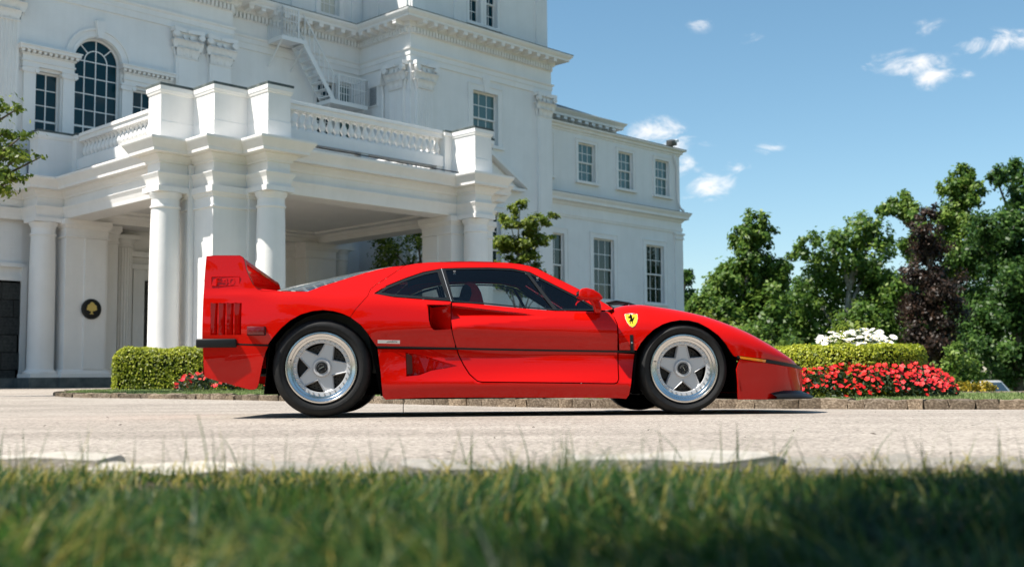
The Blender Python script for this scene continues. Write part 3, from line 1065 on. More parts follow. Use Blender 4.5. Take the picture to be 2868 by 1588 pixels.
for (a, b) in ((-0.03, 0.25), (0.90, 1.18), (2.38, 2.66), (3.32, 3.60)):
    mb = MB()
    mb.box(a, M1 - 0.07, 5.6, b, M1 + 0.003, 7.44)
    mb.box(a - 0.03, M1 - 0.10, 7.44, b + 0.03, M1 + 0.003, 7.47)
    mb.box(a - 0.02, M1 - 0.10, 7.47, b + 0.02, M1 + 0.003, 7.56)
    mb.box(a - 0.05, M1 - 0.12, 7.56, b + 0.05, M1 + 0.003, 7.60)
    for x in (a - 0.01, b + 0.01):
        mb.lathe([(0.0, -0.125), (0.055, -0.125), (0.055, 0.0)], (x, M1, 7.50), 12, 'y')
    mb.build('pilaster', M['trim'], ven)
# side lights
for (u0, u1, z0, z1), cc in ((SIDE1, 2), (SIDE3, 2)):
    sa = MB()
    vg, fw = M1 + 0.14, 0.04
    rows = 5
    sa.box(u0, vg - .012, z0, u0 + fw, vg + .02, z1).box(u1 - fw, vg - .012, z0, u1, vg + .02, z1).box(u0 + fw, vg - .012, z1 - fw, u1 - fw, vg + .02, z1)
    pw, ph = (u1 - u0 - 2 * fw) / cc, (z1 - z0 - fw) / rows
    sa.box((u0 + u1) / 2 - .013, vg - .01, z0, (u0 + u1) / 2 + .013, vg + .012, z1 - fw)
    for k in range(1, rows):
        w = .022 if k == 2 else .011
        sa.box(u0 + fw, vg - .009, z0 + ph * k - w, u1 - fw, vg + .0115, z0 + ph * k + w)
    sa.build('sash', M['trim'], ven)
    for i in range(cc):
        for j in range(rows):
            pane_obj(ven, u0 + fw + pw * i + .01, u0 + fw + pw * (i + 1) - .01, z0 + ph * j + .008, z0 + ph * (j + 1) - .008, vg + .004, 'win_teal')
# centre light
sa = MB()
vg = M1 + 0.14
ts = np.linspace(0, math.pi, 29)


def ring(mbx, r0, r1, a, b):
    for t, t2 in zip(ts, ts[1:]):
        q = [(AC + rr * math.cos(tt), ASP + rr * math.sin(tt)) for rr, tt in ((r0, t), (r1, t), (r1, t2), (r0, t2))]
        mbx.prism(q, a, b, 'y')


ring(sa, AR - 0.045, AR, vg - .012, vg + .02)
ri = 0.285
ring(sa, ri - 0.013, ri + 0.013, vg - .009, vg + .012)
sa.box(AC - AR, vg - .012, 5.6, AC - AR + .045, vg + .02, ASP).box(AC + AR - .045, vg - .012, 5.6, AC + AR, vg + .02, ASP)
for k in (-1, 0, 1):
    sa.box(AC + k * ri - .013, vg - .01, 5.6, AC + k * ri + .013, vg + .0125, ASP + (AR - .05 if k == 0 else 0))
for t in (R(45), R(135)):
    a, b = (AC + ri * math.cos(t), vg, ASP + ri * math.sin(t)), (AC + (AR - .02) * math.cos(t), vg, ASP + (AR - .02) * math.sin(t))
    sa.bar(a, b, 0.024, 0.026)
zr = [ASP - 0.405 * k for k in range(0, 7)]
for k, z in enumerate(zr):
    w = .024 if k == 4 else .012
    sa.box(AC - AR + .045, vg - .0085, z - w, AC + AR - .045, vg + .0115, z + w)
sa.build('sash', M['trim'], ven)
for i in range(4):
    x0 = [AC - AR + .05, AC - ri + .008, AC + .008, AC + ri + .008][i]
    x1 = [AC - ri - .008, AC - .008, AC + ri - .008, AC + AR - .05][i]
    for k in range(6):
        pane_obj(ven, x0, x1, zr[k + 1] + .01, zr[k] - .01, vg + .004, 'win_teal')


def fan_pane(r0, r1, t0, t1):
    tt = np.linspace(t0, t1, 9)
    q = [(AC + r1 * math.cos(t), ASP + r1 * math.sin(t)) for t in tt] + ([(AC + r0 * math.cos(t), ASP + r0 * math.sin(t)) for t in tt[::-1]] if r0 else [(AC, ASP)])
    MB().prism(q, vg + .004, vg + .010, 'y').build('pane', M['win_teal'], ven)


for t0, t1 in ((0, R(45)), (R(45), R(90)), (R(90), R(135)), (R(135), R(180))):
    fan_pane(ri + 0.008, AR - .04, t0 + .03, t1 - .03)
for t0, t1 in ((0, R(90)), (R(90), R(180))):
    fan_pane(0, ri - .008, t0 + .04, t1 - .04)
# dark room behind the lights
MB().box(-0.3, M1 + 0.3, 5.3, 3.8, M1 + 0.35, 9).build('room', M['void'], mansion)

# ---- great entablature and cornice
PATH = [(-7, M1), (5.46, M1), (5.46, M2), (UT, M2), (UT, VT), (UT2, VT), (UT2, 9.5)]
cor = MB()
cor.sweep(PATH, [(0.0, 9.33), (0.04, 9.33), (0.04, 9.50), (0.06, 9.505), (0.06, 9.63), (0.10, 9.66), (0.11, 9.70), (0.03, 9.71), (0.03, 10.12), (0.06, 10.14), (0.06, 10.29), (0.11, 10.30), (0.13, 10.33), (0.13, 10.46), (0.46, 10.465), (0.46, 10.53), (0.48, 10.535), (0.54, 10.60), (0.555, 10.64), (0.555, 10.665), (0.0, 10.72)])
cor = cor.build('cornice', M['trim'], mansion)
MB().sweep(PATH, [(0.565, 10.668), (0.565, 10.682), (0.0, 10.74)]).build('flashing', M['lead'], cor)
den = MB()
modm = MB().prism(ccw([(0.02, 0.0), (-0.30, 0.03), (-0.30, 0.115), (0.02, 0.115)]), -0.07, 0.07, 'x').box(-0.085, -0.315, 0.105, 0.085, 0.02, 0.128).mesh('modillion', M['trim'])
for (a, b), dirn in zip(zip(PATH[:-2], PATH[1:-1]), ('u', 'v', 'u', 'V', 'u')):
    a, b = Vector(a), Vector(b)
    L_ = (b - a).length
    d = (b - a) / L_
    nr = Vector((d.y, -d.x))
    s0, s1 = (0.0, L_)
    k = int(L_ / 0.118)
    for i in range(k):
        t = (i + 0.5) * L_ / k
        if a.x + d.x * t < -2:
            continue
        c = a + d * t + nr * 0.10
        den.obox((c.x, c.y, 10.215), (d.x * .034, d.y * .034, 0), (nr.x * .06, nr.y * .06, 0), (0, 0, .07))
    k = max(1, round(L_ / 0.40))
    for i in range(k):
        t = (i + 0.5) * L_ / k
        c = a + d * t + nr * 0.14
        if c.x < -1.5 or L_ < 0.5:
            continue
        link('modillion', modm, cor, (c.x, c.y, 10.335), (0, 0, math.atan2(nr.x, -nr.y)))
den = den.build('dentil', M['trim'], cor)
den['kind'] = 'stuff'


# ---- pilasters with Corinthian capitals
def corinthian(w, d, h):
    mb = MB()
    hw = w / 2

    def leaf(x, y, z, wid, ht, out, face):
        n = 5
        vs = []
        for k in range(n + 1):
            t = k / n
            o = out * (0.15 + 0.85 * t ** 2.2)
            zz = z + ht * (t if t < 0.85 else 0.85 - (t - 0.85) * 1.2)
            ww = wid * (0.42 + 0.25 * math.sin(t * math.pi)) * (1 if t < .9 else .7)
            for s, dy in ((-1, 0), (0, -0.02), (1, 0)):
                if face == 'f':
                    vs.append((x + s * ww, y - o + dy, zz))
                else:
                    vs.append((x + (o - dy) * (1 if face == 'r' else -1), y + s * ww, zz))
        fs = []
        for k in range(n):
            for c in (0, 1):
                f = (3 * k + c, 3 * k + c + 1, 3 * k + c + 4, 3 * k + c + 3)
                fs.append(f if face != 'r' else f)
        mb.add(vs, fs)
    mb.box(-hw, -d, 0, hw, 0, 0.86 * h)
    mb.box(-hw - .02, -d - .025, 0, hw + .02, 0, .035)
    for k in range(3):
        leaf(-hw + w * (k + .5) / 3, -d, .04, w / 3 * .9, .36 * h, .13, 'f')
    for k in range(4):
        leaf(-hw + w * k / 3, -d - .01, .30 * h, w / 3 * .9, .38 * h, .17, 'f')
    for s, fc in ((-1, 'l'), (1, 'r')):
        for z, o, hh in ((.04, .11, .36), (.3 * h, .15, .38)):
            leaf(s * hw, -d / 2, z, d * .9, hh * h, o, fc)
        # corner volutes
        for rr, zc, yy in ((.085, .76 * h, .0), (.05, .70 * h, .035)):
            mb.lathe([(0.0, -.05), (rr, -.05), (rr, .04), (0, .04)], (s * (hw + .05), -d - .08 + yy, zc), 10, 'y')
            mb.lathe([(0.0, -.06), (rr * .45, -.06), (rr * .45, .03)], (s * (hw + .05), -d - .08 + yy, zc), 8, 'y')
    for s in (-1, 1):
        mb.lathe([(0.0, -.03), (.06, -.03), (.06, .03)], (s * .09, -d - .03, .72 * h), 10, 'y')
    mb.lathe([(0, -.06), (.05, -.04), (.05, .03)], (0, -d - .06, .9 * h), 8, 'y')
    # concave abacus
    ab = [(-hw - .12, -d - .13), (-hw * .5, -d - .07), (0, -d - .055), (hw * .5, -d - .07), (hw + .12, -d - .13), (hw + .12, 0), (-hw - .12, 0)]
    mb.prism(ab, .86 * h, h, 'z')
    return mb


CAP = corinthian(0.60, 0.10, 0.80).mesh('capital', M['trim'])


def pilaster(u, v, w, z0, z1, fluted=True, face='f', d=0.10):
    """u, v: centre on the wall line; the shaft stands proud of the wall"""
    p = empty('pilaster', mansion, (u, v, 0), 0 if face == 'f' else R(-90))
    mb = MB()
    if fluted:
        n = 7
        q = [(w / 2, 0.0), (w / 2, -d)]
        fl = (w - 0.10) / n
        x = w / 2 - .05
        for k in range(n):
            xs0 = x - fl * k
            for t in np.linspace(0, math.pi, 6):
                q.append((xs0 - fl * .12 - fl * .38 * (1 - math.cos(t)), -d + math.sin(t) * fl * .36))
        q += [(-w / 2, -d), (-w / 2, 0.0)]
        mb.prism(ccw(q), z0, z1, 'z')
    else:
        mb.box(-w / 2, -d, z0, w / 2, 0.002, z1)
        mb.box(-w / 2 + .06, -d - .012, z0 + .1, w / 2 - .06, -d + .002, z1 - .12)
    mb.build('shaft', M['trim'], p)
    link('capital', CAP, p, (0, 0, z1), (0, 0, 0), (w / 0.60, 1, (9.33 - z1) / 0.80))
    MB().box(-w / 2 - .05, -d - .05, z0, w / 2 + .05, 0, z0 + .25).build('base', M['trim'], p)
    return p


pilaster(-0.52, M1, 0.70, 4.0, 8.58, True)
pilaster(4.12, M1, 0.62, 5.0, 8.56, False)
pilaster(5.10, M1, 0.64, 5.0, 8.56, False)
pilaster(10.57, VT, 0.62, 0.6, 8.56, True)
pilaster(UT, 6.55, 0.66, 0.6, 8.56, True, 'l')
pilaster(15.66, VT, 0.62, 0.6, 8.56, False)

# downpipe with hopper at the tower corner, louvred vent
mb = MB()
mb.tube([(UT - .08, 7.20, 9.3), (UT - .08, 7.22, 8.75), (UT - .06, 7.20, 8.6), (UT - .06, 7.20, 0.2)], 0.045, 8)
mb.prism([(7.08, 9.2), (7.34, 9.2), (7.27, 8.8), (7.15, 8.8)][::-1], UT - .2, UT - .01, 'x')
mb.build('downpipe', M['trim'], mansion, 40)
lv = empty('vent', mansion)
MB().box(UT - .03, 7.48, 8.27, UT + .002, 7.92, 8.32).box(UT - .03, 7.48, 8.86, UT + .002, 7.92, 8.91).box(UT - .03, 7.48, 8.32, UT + .002, 7.52, 8.86).box(UT - .03, 7.88, 8.32, UT + .002, 7.92, 8.86).build('frame', M['trim'], lv)
MB().box(UT - .004, 7.52, 8.32, UT + .001, 7.88, 8.86).build('backing', M['grey_metal'], lv)
sl = MB()
for k in range(13):
    z = 8.34 + k * .04
    sl.add([(UT - .028, 7.52, z), (UT - .028, 7.88, z), (UT - .006, 7.88, z + .03), (UT - .006, 7.52, z + .03)], [(0, 3, 2, 1)])
o = sl.build('louvre', M['iron_white'], lv)
o['kind'] = 'stuff'

# ---- right wing
mb = MB()
UP = [(16.02, 16.66), (18.04, 18.93), (20.19, 21.02), (22.33, 23.18)]
LO = [(16.15, 17.27), (18.78, 19.88), (21.72, 22.77)]
HW = [(a, b, 6.91, 8.23) for a, b in UP] + [(a, b, 2.92, 5.02) for a, b in LO]
wall_v(mb, UT2, UW2, 0, 8.6, VW, HW)
mb.add([(UW2, VW, 0), (UW2, 13, 0), (UW2, 13, 8.6), (UW2, VW, 8.6)], [(0, 1, 2, 3)])
mb.box(UT2, VW + 0.6, 0, UW2 - 0.02, 13, 8.62)
mb.build('wall', M['brick'], mansion)
for a, b in UP:
    window(a, b, 6.91, 8.23, VW, 3, 4, 'win_pale', 0.16, 0.10)
for a, b in LO:
    window(a, b, 2.92, 5.02, VW, 3, 4, 'win_green', 0.16, 0.16)
PW = [(UT2, VW), (UW2, VW), (UW2, 13)]
mb = MB()
mb.sweep(PW, [(0, 8.50), (.03, 8.52), (.03, 8.56), (.10, 8.60), (.10, 8.66), (.20, 8.70), (.21, 8.75), (0, 8.78)])
mb.build('parapet_cornice', M['trim'], mansion)
MB().sweep(PW, [(.218, 8.752), (.218, 8.768), (-.6, 8.80)]).build('flashing', M['lead'], mansion)
mb = MB()
mb.sweep(PW, [(0, 5.60), (.04, 5.60), (.04, 5.66), (.06, 5.67), (.06, 5.80), (.03, 5.81), (.03, 5.98), (.07, 6.02), (.11, 6.08), (.24, 6.12), (.24, 6.20), (.31, 6.30), (.32, 6.35), (0, 6.40)])
mb.build('belt_cornice', M['trim'], mansion)
MB().sweep(PW, [(.328, 6.352), (.328, 6.364), (0, 6.415)]).build('flashing', M['lead'], mansion)
MB().box(UW2 - .42, VW - .06, 0.4, UW2 + .06, VW + .002, 5.36).box(UW2 - .45, VW - .10, 5.36, UW2 + .10, VW + .002, 5.42).box(UW2 - .47, VW - .12, 5.52, UW2 + .12, VW + .002, 5.598).box(UW2 - .44, VW - .08, 5.42, UW2 + .08, VW + .002, 5.52).build('pilaster', M['trim'], mansion)
mb = MB()
mb.tube([(23.42, VW - .08, 8.50), (23.48, VW - .09, 8.3), (23.62, VW - .07, 8.1), (23.64, VW - .07, 6.8), (23.72, VW - .10, 6.55), (23.86, VW - .18, 6.42)], 0.045, 8)
mb.build('downpipe', M['trim'], mansion, 40)
# higher part set back behind the parapet, with hipped shingle roof
mb = MB()
mb.box(UT2 + .05, 7.15, 8.6, 20.65, 12, 9.12)
mb.sweep([(UT2 + .05, 7.15), (20.65, 7.15), (20.65, 12)], [(0, 8.95), (.05, 9.0), (.08, 9.1), (.25, 9.12), (.25, 9.2), (.36, 9.32), (.36, 9.34), (0, 9.36)])
mb.build('upper_storey', M['trim'], mansion)
mm = MB().box(-.09, -.16, 0, .09, 0, .09).mesh('modillion', M['trim'])
for k in range(12):
    link('modillion', mm, mansion, (16.3 + k * .37, 7.08, 9.025))
mb = MB()
mb.add([(UT2, 7.0, 9.37), (20.8, 7.0, 9.37), (18.5, 8.6, 10.12), (UT2, 8.6, 10.12), (20.8, 12, 9.37), (18.5, 10.5, 10.12), (UT2, 10.5, 10.12), (UT2, 12, 9.37)], [(0, 1, 2, 3), (1, 4, 5, 2), (3, 2, 5, 6), (6, 5, 4, 7)])
mb.build('roof', M['shingle'], mansion)

# ---- entrance wall under the porch
mb = MB()
wall_v(mb, 0.05, 3.06, 0, 3.95, M1)
wall_v(mb, 5.75, 8.8, 0, 4.0, M1)
wall_v(mb, 3.06, 5.75, 2.75, 4.0, M1)
wall_v(mb, -7, 0.09, 2.55, 2.95, M1)
mb.box(-7, M1 - .10, 2.86, 0.09, M1 + .01, 2.95)
mb.box(-7, M1 - .06, 2.55, 0.09, M1 + .01, 2.66)
mb.box(0.05, M1 - .07, 0.1, 0.17, M1 + .01, 2.9)
for u in (2.76, 5.75):
    mb.box(u, M1 - .08, 0.1, u + .3, M1 + .01, 3.0)
mb.box(2.66, M1 - .16, 3.0, 6.15, M1 + .01, 3.12)
mb.box(2.6, M1 - .22, 3.3, 6.2, M1 + .01, 3.42)
mb.build('entrance_wall', M['white'], mansion)
dr = empty('door', mansion)
MB().box(3.06, M1 + .25, 0, 5.75, M1 + .3, 2.75).build('backing', M['void'], dr)
MB().box(3.2, M1 + .16, 0.1, 4.35, M1 + .22, 2.7).build('leaf', M['darkstone'], dr)
MB().box(4.42, M1 + .16, 0.1, 5.6, M1 + .22, 2.7).build('leaf', M['darkstone'], dr)
for uc in (2.50, 6.3):
    p = empty('pilaster', mansion)
    q = []
    for k in range(20):
        for t, rr in ((0.0, .225), (.3, .225), (.42, .205), (.88, .205)):
            a = (k + t) / 20 * 2 * math.pi
            q.append((uc + rr * math.cos(a), M1 - .05 + rr * math.sin(a)))
    MB().prism(q, .5, 3.5, 'z').build('shaft', M['white'], p)
    MB().lathe([(.22, 3.5), (.25, 3.52), (.25, 3.56), (.23, 3.58), (.27, 3.68), (.29, 3.70)], (uc, M1 - .05, 0), 24).box(uc - .3, M1 - .36, 3.70, uc + .3, M1, 3.80).build('capital', M['white'], p, 40)
    MB().lathe([(.30, .3), (.31, .36), (.27, .42), (.28, .46), (.225, .5)], (uc, M1 - .05, 0), 24).box(uc - .32, M1 - .38, .1, uc + .32, M1, .3).build('base', M['white'], p, 40)
# dark stone wall left of the porch, block by block
mb = MB().box(-7, M1 + .06, 0, .09, M1 + .1, 2.56).build('stone_wall', M['void'], mansion)
bl = MB().box(0, 0, 0, 1, 1, 1)
blm = [bevelled(bl, 'stone', M['darkstone'], mb, 0.02, 1)]
blm[0].location, blm[0].scale = (-2, M1 - .01, .12), (.7, .07, .38)
rs = random.Random(2)
for j in range(6):
    x = -2.0 + (j % 2) * .33
    while x < .05:
        w = min(rs.uniform(.55, .72), .075 - x)
        if w > .12 and not (j == 0 and x == -2.0):
            link('stone', blm[0].data, mb, (x, M1 - .012 + rs.uniform(-.01, .01), .12 + j * .4), (0, 0, 0), (w - .015, .07, .385))
        x += w + .002
# grey plinth course along the house
MB().box(-7, M1 - .25, -.1, .3, M1 + .02, .33).build('plinth', M['plinth'], mansion)

# ------------------------------------------------------------------ porte-cochere
pc = empty('porte_cochere', None, HO, HA)
tag(pc, 'white columned porte-cochere with balustraded roof in front of mansion', 'porte cochere')
LU, LV = 8.81, 9.04
CLU = [(.62, 2.1), (.62, 1.485), (.69, 1.485), (.69, .71), (1.42, .71), (1.42, .62), (2.1, .62), (2.1, 1.62), (1.62, 1.62), (1.62, 2.1)]


def mirror(poly, fu, fv):
    return ccw([(LU - u if fu else u, LV - v if fv else v) for u, v in poly])


for fu in (0, 1):
    for fv in (0, 1):
        p = empty('pier', pc)
        q = mirror(CLU, fu, fv)
        MB().prism(q, .44, 3.935, 'z').build('shaft', M['white'], p)
        MB().sweep(q, [(0, 3.52), (.03, 3.535), (.03, 3.565), (.004, 3.575), (.004, 3.74), (.03, 3.76), (.045, 3.80), (.07, 3.82), (.07, 3.94)], True).build('capital', M['trim'], p)
        MB().sweep(q, [(.08, .335), (.08, .42), (.06, .43), (.05, .47), (.015, .50), (0, .52)], True).build('base', M['trim'], p)
        MB().prism(q, .0, .336, 'z').sweep(q, [(.11, -.1), (.11, .335), (0, .336)], True).build('plinth', M['plinth'], p)
        # raised panels on the faces that look into the openings
        mb = MB()
        for pan in ((1.06, 1.56, 2.1, 'v'), (2.1, 1.06, 1.56, 'u')):
            if pan[3] == 'v':
                a, b, v = pan[0], pan[1], pan[2]
                a, b = (LU - b, LU - a) if fu else (a, b)
                v0, v1 = (LV - v - .035, LV - v + .001) if fv else (v - .001, v + .035)
                mb.box(a, v0, .52, b, v1, 3.52)
            else:
                u, a, b = pan[0], pan[1], pan[2]
                a, b = (LV - b, LV - a) if fv else (a, b)
                u0, u1 = (LU - u - .035, LU - u + .001) if fu else (u - .001, u + .035)
                mb.box(u0, a, .52, u1, b, 3.52)
        mb.build('panel', M['white'], p)

col_sh = MB().lathe([(.295, .52), (.290, .56), (.288, 1.2), (.284, 2.2), (.272, 3.2), (.262, 3.52), (.262, 3.54)], seg=40).mesh('shaft', M['white'], 40)
col_cap = MB().lathe([(.262, 3.54), (.285, 3.55), (.285, 3.585), (.262, 3.595), (.262, 3.72), (.275, 3.73), (.275, 3.75), (.30, 3.78), (.315, 3.84)], seg=40).box(-.318, -.318, 3.845, .318, .318, 3.945).mesh('capital', M['trim'], 40)
col_base = MB().box(-.36, -.36, .335, .36, .36, .42).lathe([(.355, .42), (.365, .445), (.36, .47), (.33, .485), (.315, .49), (.295, .52)], seg=40).mesh('base', M['trim'], 40)
col_pl = MB().box(-.40, -.40, -.1, .40, .40, .335).mesh('plinth', M['plinth'])
for (u, v) in ((.255, 1.725), (1.675, .255), (7.135, .255), (8.555, 1.725), (.255, 7.315), (8.555, 7.315)):
    c = empty('column', pc, (u, v, 0))
    for nm, me_ in (('shaft', col_sh), ('capital', col_cap), ('base', col_base), ('plinth', col_pl)):
        link(nm, me_, c)

EPATH = [(-5, 7.85), (0, 7.85), (0, 7.075), (.62, 7.075), (.62, 1.965), (0, 1.965), (0, 1.485), (.69, 1.485), (.69, .71), (1.42, .71), (1.42, 0), (1.93, 0), (1.93, .62),
         (6.88, .62), (6.88, 0), (7.39, 0), (7.39, .71), (8.12, .71), (8.12, 1.485), (8.81, 1.485), (8.81, 1.965), (8.19, 1.965), (8.19, 7.075), (8.81, 7.075), (8.81, 8.3)]
MB().sweep(EPATH, [(0, 3.94), (.01, 3.95), (.02, 4.02), (.045, 4.11), (.085, 4.19), (.085, 4.205), (0, 4.206), (0, 4.40), (.03, 4.41), (.04, 4.45), (.09, 4.50), (.13, 4.535), (.13, 4.56), (.27, 4.565), (.275, 4.62), (.285, 4.64), (.32, 4.70), (.365, 4.765), (.375, 4.79), (.375, 4.825), (-.06, 4.875)]).build('entablature', M['white'], pc)
# underside and coffered ceiling
mb = MB()
outer = ccw([(u, v) for u, v in EPATH[2:-1]] + [(8.81, 8.0), (0, 8.0)])
ov, tri = cdt(outer, [[(1.2, 1.2), (7.61, 1.2), (7.61, 7.0), (1.2, 7.0)]])
mb.add([(p.x, p.y, 3.942) for p in ov], [t[::-1] for t in tri])
mb.sweep([(1.2, 1.2), (1.2, 7.0), (7.61, 7.0), (7.61, 1.2)], [(0, 3.942), (0, 4.06), (.05, 4.08), (.08, 4.14), (.30, 4.15), (.30, 4.20)], True)
mb.add([(1.2, 1.2, 4.2), (7.61, 1.2, 4.2), (7.61, 7, 4.2), (1.2, 7, 4.2)], [(3, 2, 1, 0)])
mb.build('ceiling', M['white'], pc)
for u, v in ((3.0, 2.4), (5.8, 2.4)):
    MB().lathe([(0, 4.185), (.09, 4.185), (.10, 4.2)], (u, v, 0), 16).build('downlight', M['grey_metal'], pc)
# roof sheet behind the cornice
mb = MB()
ov, tri = cdt(ccw([(u, v) for u, v in EPATH[1:]] + [(0, 8.3)]))
mb.add([(p.x, p.y, 4.876) for p in ov], tri)
mb.sweep([(.62, 7.0), (.62, 2.0)], [(.33, 4.84), (-.25, 4.99), (-.5, 5.0)]).sweep([(1.98, .62), (6.83, .62)], [(.33, 4.84), (-.25, 4.99), (-.5, 5.0)])
mb.build('roof', M['leadroof'], pc)
cable = MB().tube([(2.6, .42, 4.93), (3.3, .55, 4.955), (3.9, .5, 4.945), (4.3, .62, 4.975), (4.9, .5, 4.93), (5.6, .46, 4.92), (6.2, .5, 4.93), (6.8, .45, 4.92)], .012, 6)
cable.build('cable', M['black'], pc, 60)
# parapet piers
PIER = [(0, 1.965), (0, 1.485), (.69, 1.485), (.69, .71), (1.42, .71), (1.42, 0), (1.93, 0), (1.93, 1.25), (1.25, 1.25), (1.25, 1.965)]
small = [((1.93, .77, 2.15, 1.15)), ((6.66, .77, 6.88, 1.15)), ((.77, 1.965, 1.15, 2.18)), ((.77, 6.86, 1.15, 7.075)), ((LU - 1.15, 1.965, LU - .77, 2.18)), ((LU - 1.15, 6.86, LU - .77, 7.075))]
for fu in (0, 1):
    for fv in (0, 1):
        p = empty('parapet_pier', pc)
        q = mirror(PIER, fu, fv)
        MB().sweep(q, [(.012, 4.83), (.012, 5.20), (0, 5.21), (0, 5.74), (.02, 5.75), (.03, 5.79), (.04, 5.80), (.04, 5.885)], True).build('shaft', M['white'], p)
        MB().prism([(a, b) for a, b in q], 5.886, 5.94, 'z').sweep(q, [(.045, 5.887), (.045, 5.935), (0, 5.945)], True).build('coping', M['lead'], p)
for a, b, c, d in small:
    p = empty('parapet_pier', pc)
    MB().box(a, b, 4.85, c, d, 5.80).box(a - .02, b - .03, 5.80, c + .02, d + .03, 5.88).build('shaft', M['white'], p)
    MB().box(a - .025, b - .035, 5.881, c + .025, d + .035, 5.925).build('coping', M['lead'], p)

BAL = MB().box(-.065, -.065, 0, .065, .065, .035).lathe([(.055, .035), (.06, .05), (.035, .07), (.045, .085), (.075, .14), (.078, .17), (.06, .23), (.036, .29), (.032, .33), (.045, .345), (.045, .36), (.04, .37)], seg=14).box(-.06, -.06, .37, .06, .06, .405).mesh('baluster', M['trim'], 45)


def balustrade(a, b, n):
    p = empty('balustrade', pc)
    a, b = Vector((*a, 0)), Vector((*b, 0))
    d = (b - a).normalized()
    w = Vector((d.y, -d.x, 0))
    L_ = (b - a).length / 2
    c = (a + b) / 2
    rail = MB()
    rail.obox((c.x, c.y, 5.79), d * L_, w * .13, (0, 0, .05)).obox((c.x, c.y, 5.865), d * L_, w * .165, (0, 0, .0248)).obox((c.x, c.y, 5.905), d * L_, w * .15, (0, 0, .015))
    rail.build('rail', M['trim'], p)
    MB().obox((c.x, c.y, 5.20), d * L_, w * .15, (0, 0, .12)).obox((c.x, c.y, 5.329), d * L_, w * .13, (0, 0, .0085)).build('plinth', M['trim'], p)
    for k in range(n):
        q = a + d * (2 * L_ * (k + .5) / n)
        link('baluster', BAL, p, (q.x, q.y, 5.337), (0, 0, math.atan2(d.y, d.x)))
    for t in (.02, .5, .98):
        q = a + d * (2 * L_ * t)
        MB().obox((q.x, q.y, 5.03), d * .1, w * .12, (0, 0, .05)).build('support', M['trim'], p)


balustrade((2.15, .96), (6.66, .96), 24)
balustrade((.96, 6.86), (.96, 2.18), 25)
balustrade((LU - .96, 2.18), (LU - .96, 6.86), 25)
# terrace parapet continuing left of the porch
MB().box(-5, 7.70, 4.83, -.001, 8.0, 5.36).build('parapet', M['white'], pc)
MB().box(-5.02, 7.66, 5.361, -.002, 8.0, 5.42).build('coping', M['lead'], pc)
# rainwater pipe in the corner of the piers
mb = MB()
mb.box(.585, 1.395, .5, .685, 1.48, 4.40)
mb.build('downpipe', M['trim'], pc)

# round plaque with a gilded tree
pl = empty('plaque', None, HO, HA)
tag(pl, 'round black plaque with golden tree emblem on the left porch pier', 'plaque')
pu, pv, pz = 1.225, 6.94 - .04, 1.90
MB().lathe([(0, -.035), (.225, -.035), (.235, -.03), (.235, 0)], (pu, pv, pz), 40, 'y').build('disc', M['black'], pl, 30)
MB().lathe([(.205, -.04), (.222, -.042), (.226, -.034)], (pu, pv, pz), 40, 'y').build('rim', M['darkstone'], pl, 30)
mb = MB()
rs = random.Random(5)
for (x, z, r_) in ((0, .09, .062), (-.055, .05, .055), (.055, .05, .055), (-.08, .005, .042), (.08, .005, .042), (-.03, .0, .05), (.035, .0, .05), (0, .13, .035)):
    q = [(pu + x + r_ * (1 + rs.uniform(-.14, .14)) * math.cos(t), pz + z + r_ * (1 + rs.uniform(-.14, .14)) * math.sin(t)) for t in np.linspace(0, 2 * math.pi, 15)[:-1]]
    mb.prism(q, pv - .045 - rs.random() * .002, pv - .03, 'y')
mb.prism(ccw([(pu - .014, pz - .02), (pu + .014, pz - .02), (pu + .022, pz - .10), (pu + .055, pz - .118), (pu - .055, pz - .118), (pu - .022, pz - .10)]), pv - .0445, pv - .03, 'y')
mb.build('tree_emblem', M['gold'], pl)

# floodlight on the wing roof
fl = empty('floodlight', None, HO, HA)
tag(fl, 'grey floodlight standing on the wing roof edge', 'floodlight')
mb = MB().obox((23.2, VW - .15, 8.93), (.17, 0, .05), (0, .13, .03), (-.03, -.02, .10))
bevelled(mb, 'housing', M['grey_metal'], fl, .02)
MB().obox((23.33, VW - .17, 9.02), (.10, 0, .03), (0, .14, .02), (-.02, 0, .04)).build('hood', M['iron_white'], fl)
MB().bar((23.02, VW - .1, 8.76), (23.1, VW - .12, 8.9), .05, .05).bar((23.3, VW - .1, 8.76), (23.26, VW - .12, 8.9), .05, .05).build('bracket', M['grey_metal'], fl)

# fire escape on the recessed wall
fe = empty('fire_escape', None, HO, HA)
tag(fe, 'white iron fire escape with slanting stair on the mansion wall', 'fire escape')


def platform(u0, u1, v0, v1, z, holes_front=()):
    p = empty('platform', fe)
    mb = MB()
    mb.box(u0, v0, z, u0 + .05, v1, z + .12).box(u1 - .05, v0, z, u1, v1, z + .12).box(u0 + .05, v0, z, u1 - .05, v0 + .05, z + .12).box(u0 + .05, v1 - .05, z, u1 - .05, v1, z + .12)
    mb.build('frame', M['iron_white'], p)
    g = MB()
    k = int((v1 - v0 - .1) / .045)
    for i in range(k):
        v = v0 + .06 + (v1 - v0 - .12) * i / (k - 1)
        g.box(u0 + .05, v - .013, z + .07, u1 - .05, v + .013, z + .095)
    g.build('grating', M['iron_white'], p)
    return p


def railing(pts, z, h, parent, step=.10):
    mb = MB()
    for a, b in zip(pts, pts[1:]):
        a, b = Vector((*a, z)), Vector((*b, z))
        up = Vector((0, 0, h))
        mb.bar(a + up, b + up, .035, .035)
        mb.bar(a + up * .55, b + up * .55, .02, .02)
        n = max(2, int((b - a).length / step))
        for i in range(n + 1):
            q = a + (b - a) * i / n
            mb.bar(q, q + up, .04 if i in (0, n) else .018)
    return mb.build('railing', M['iron_white'], parent)


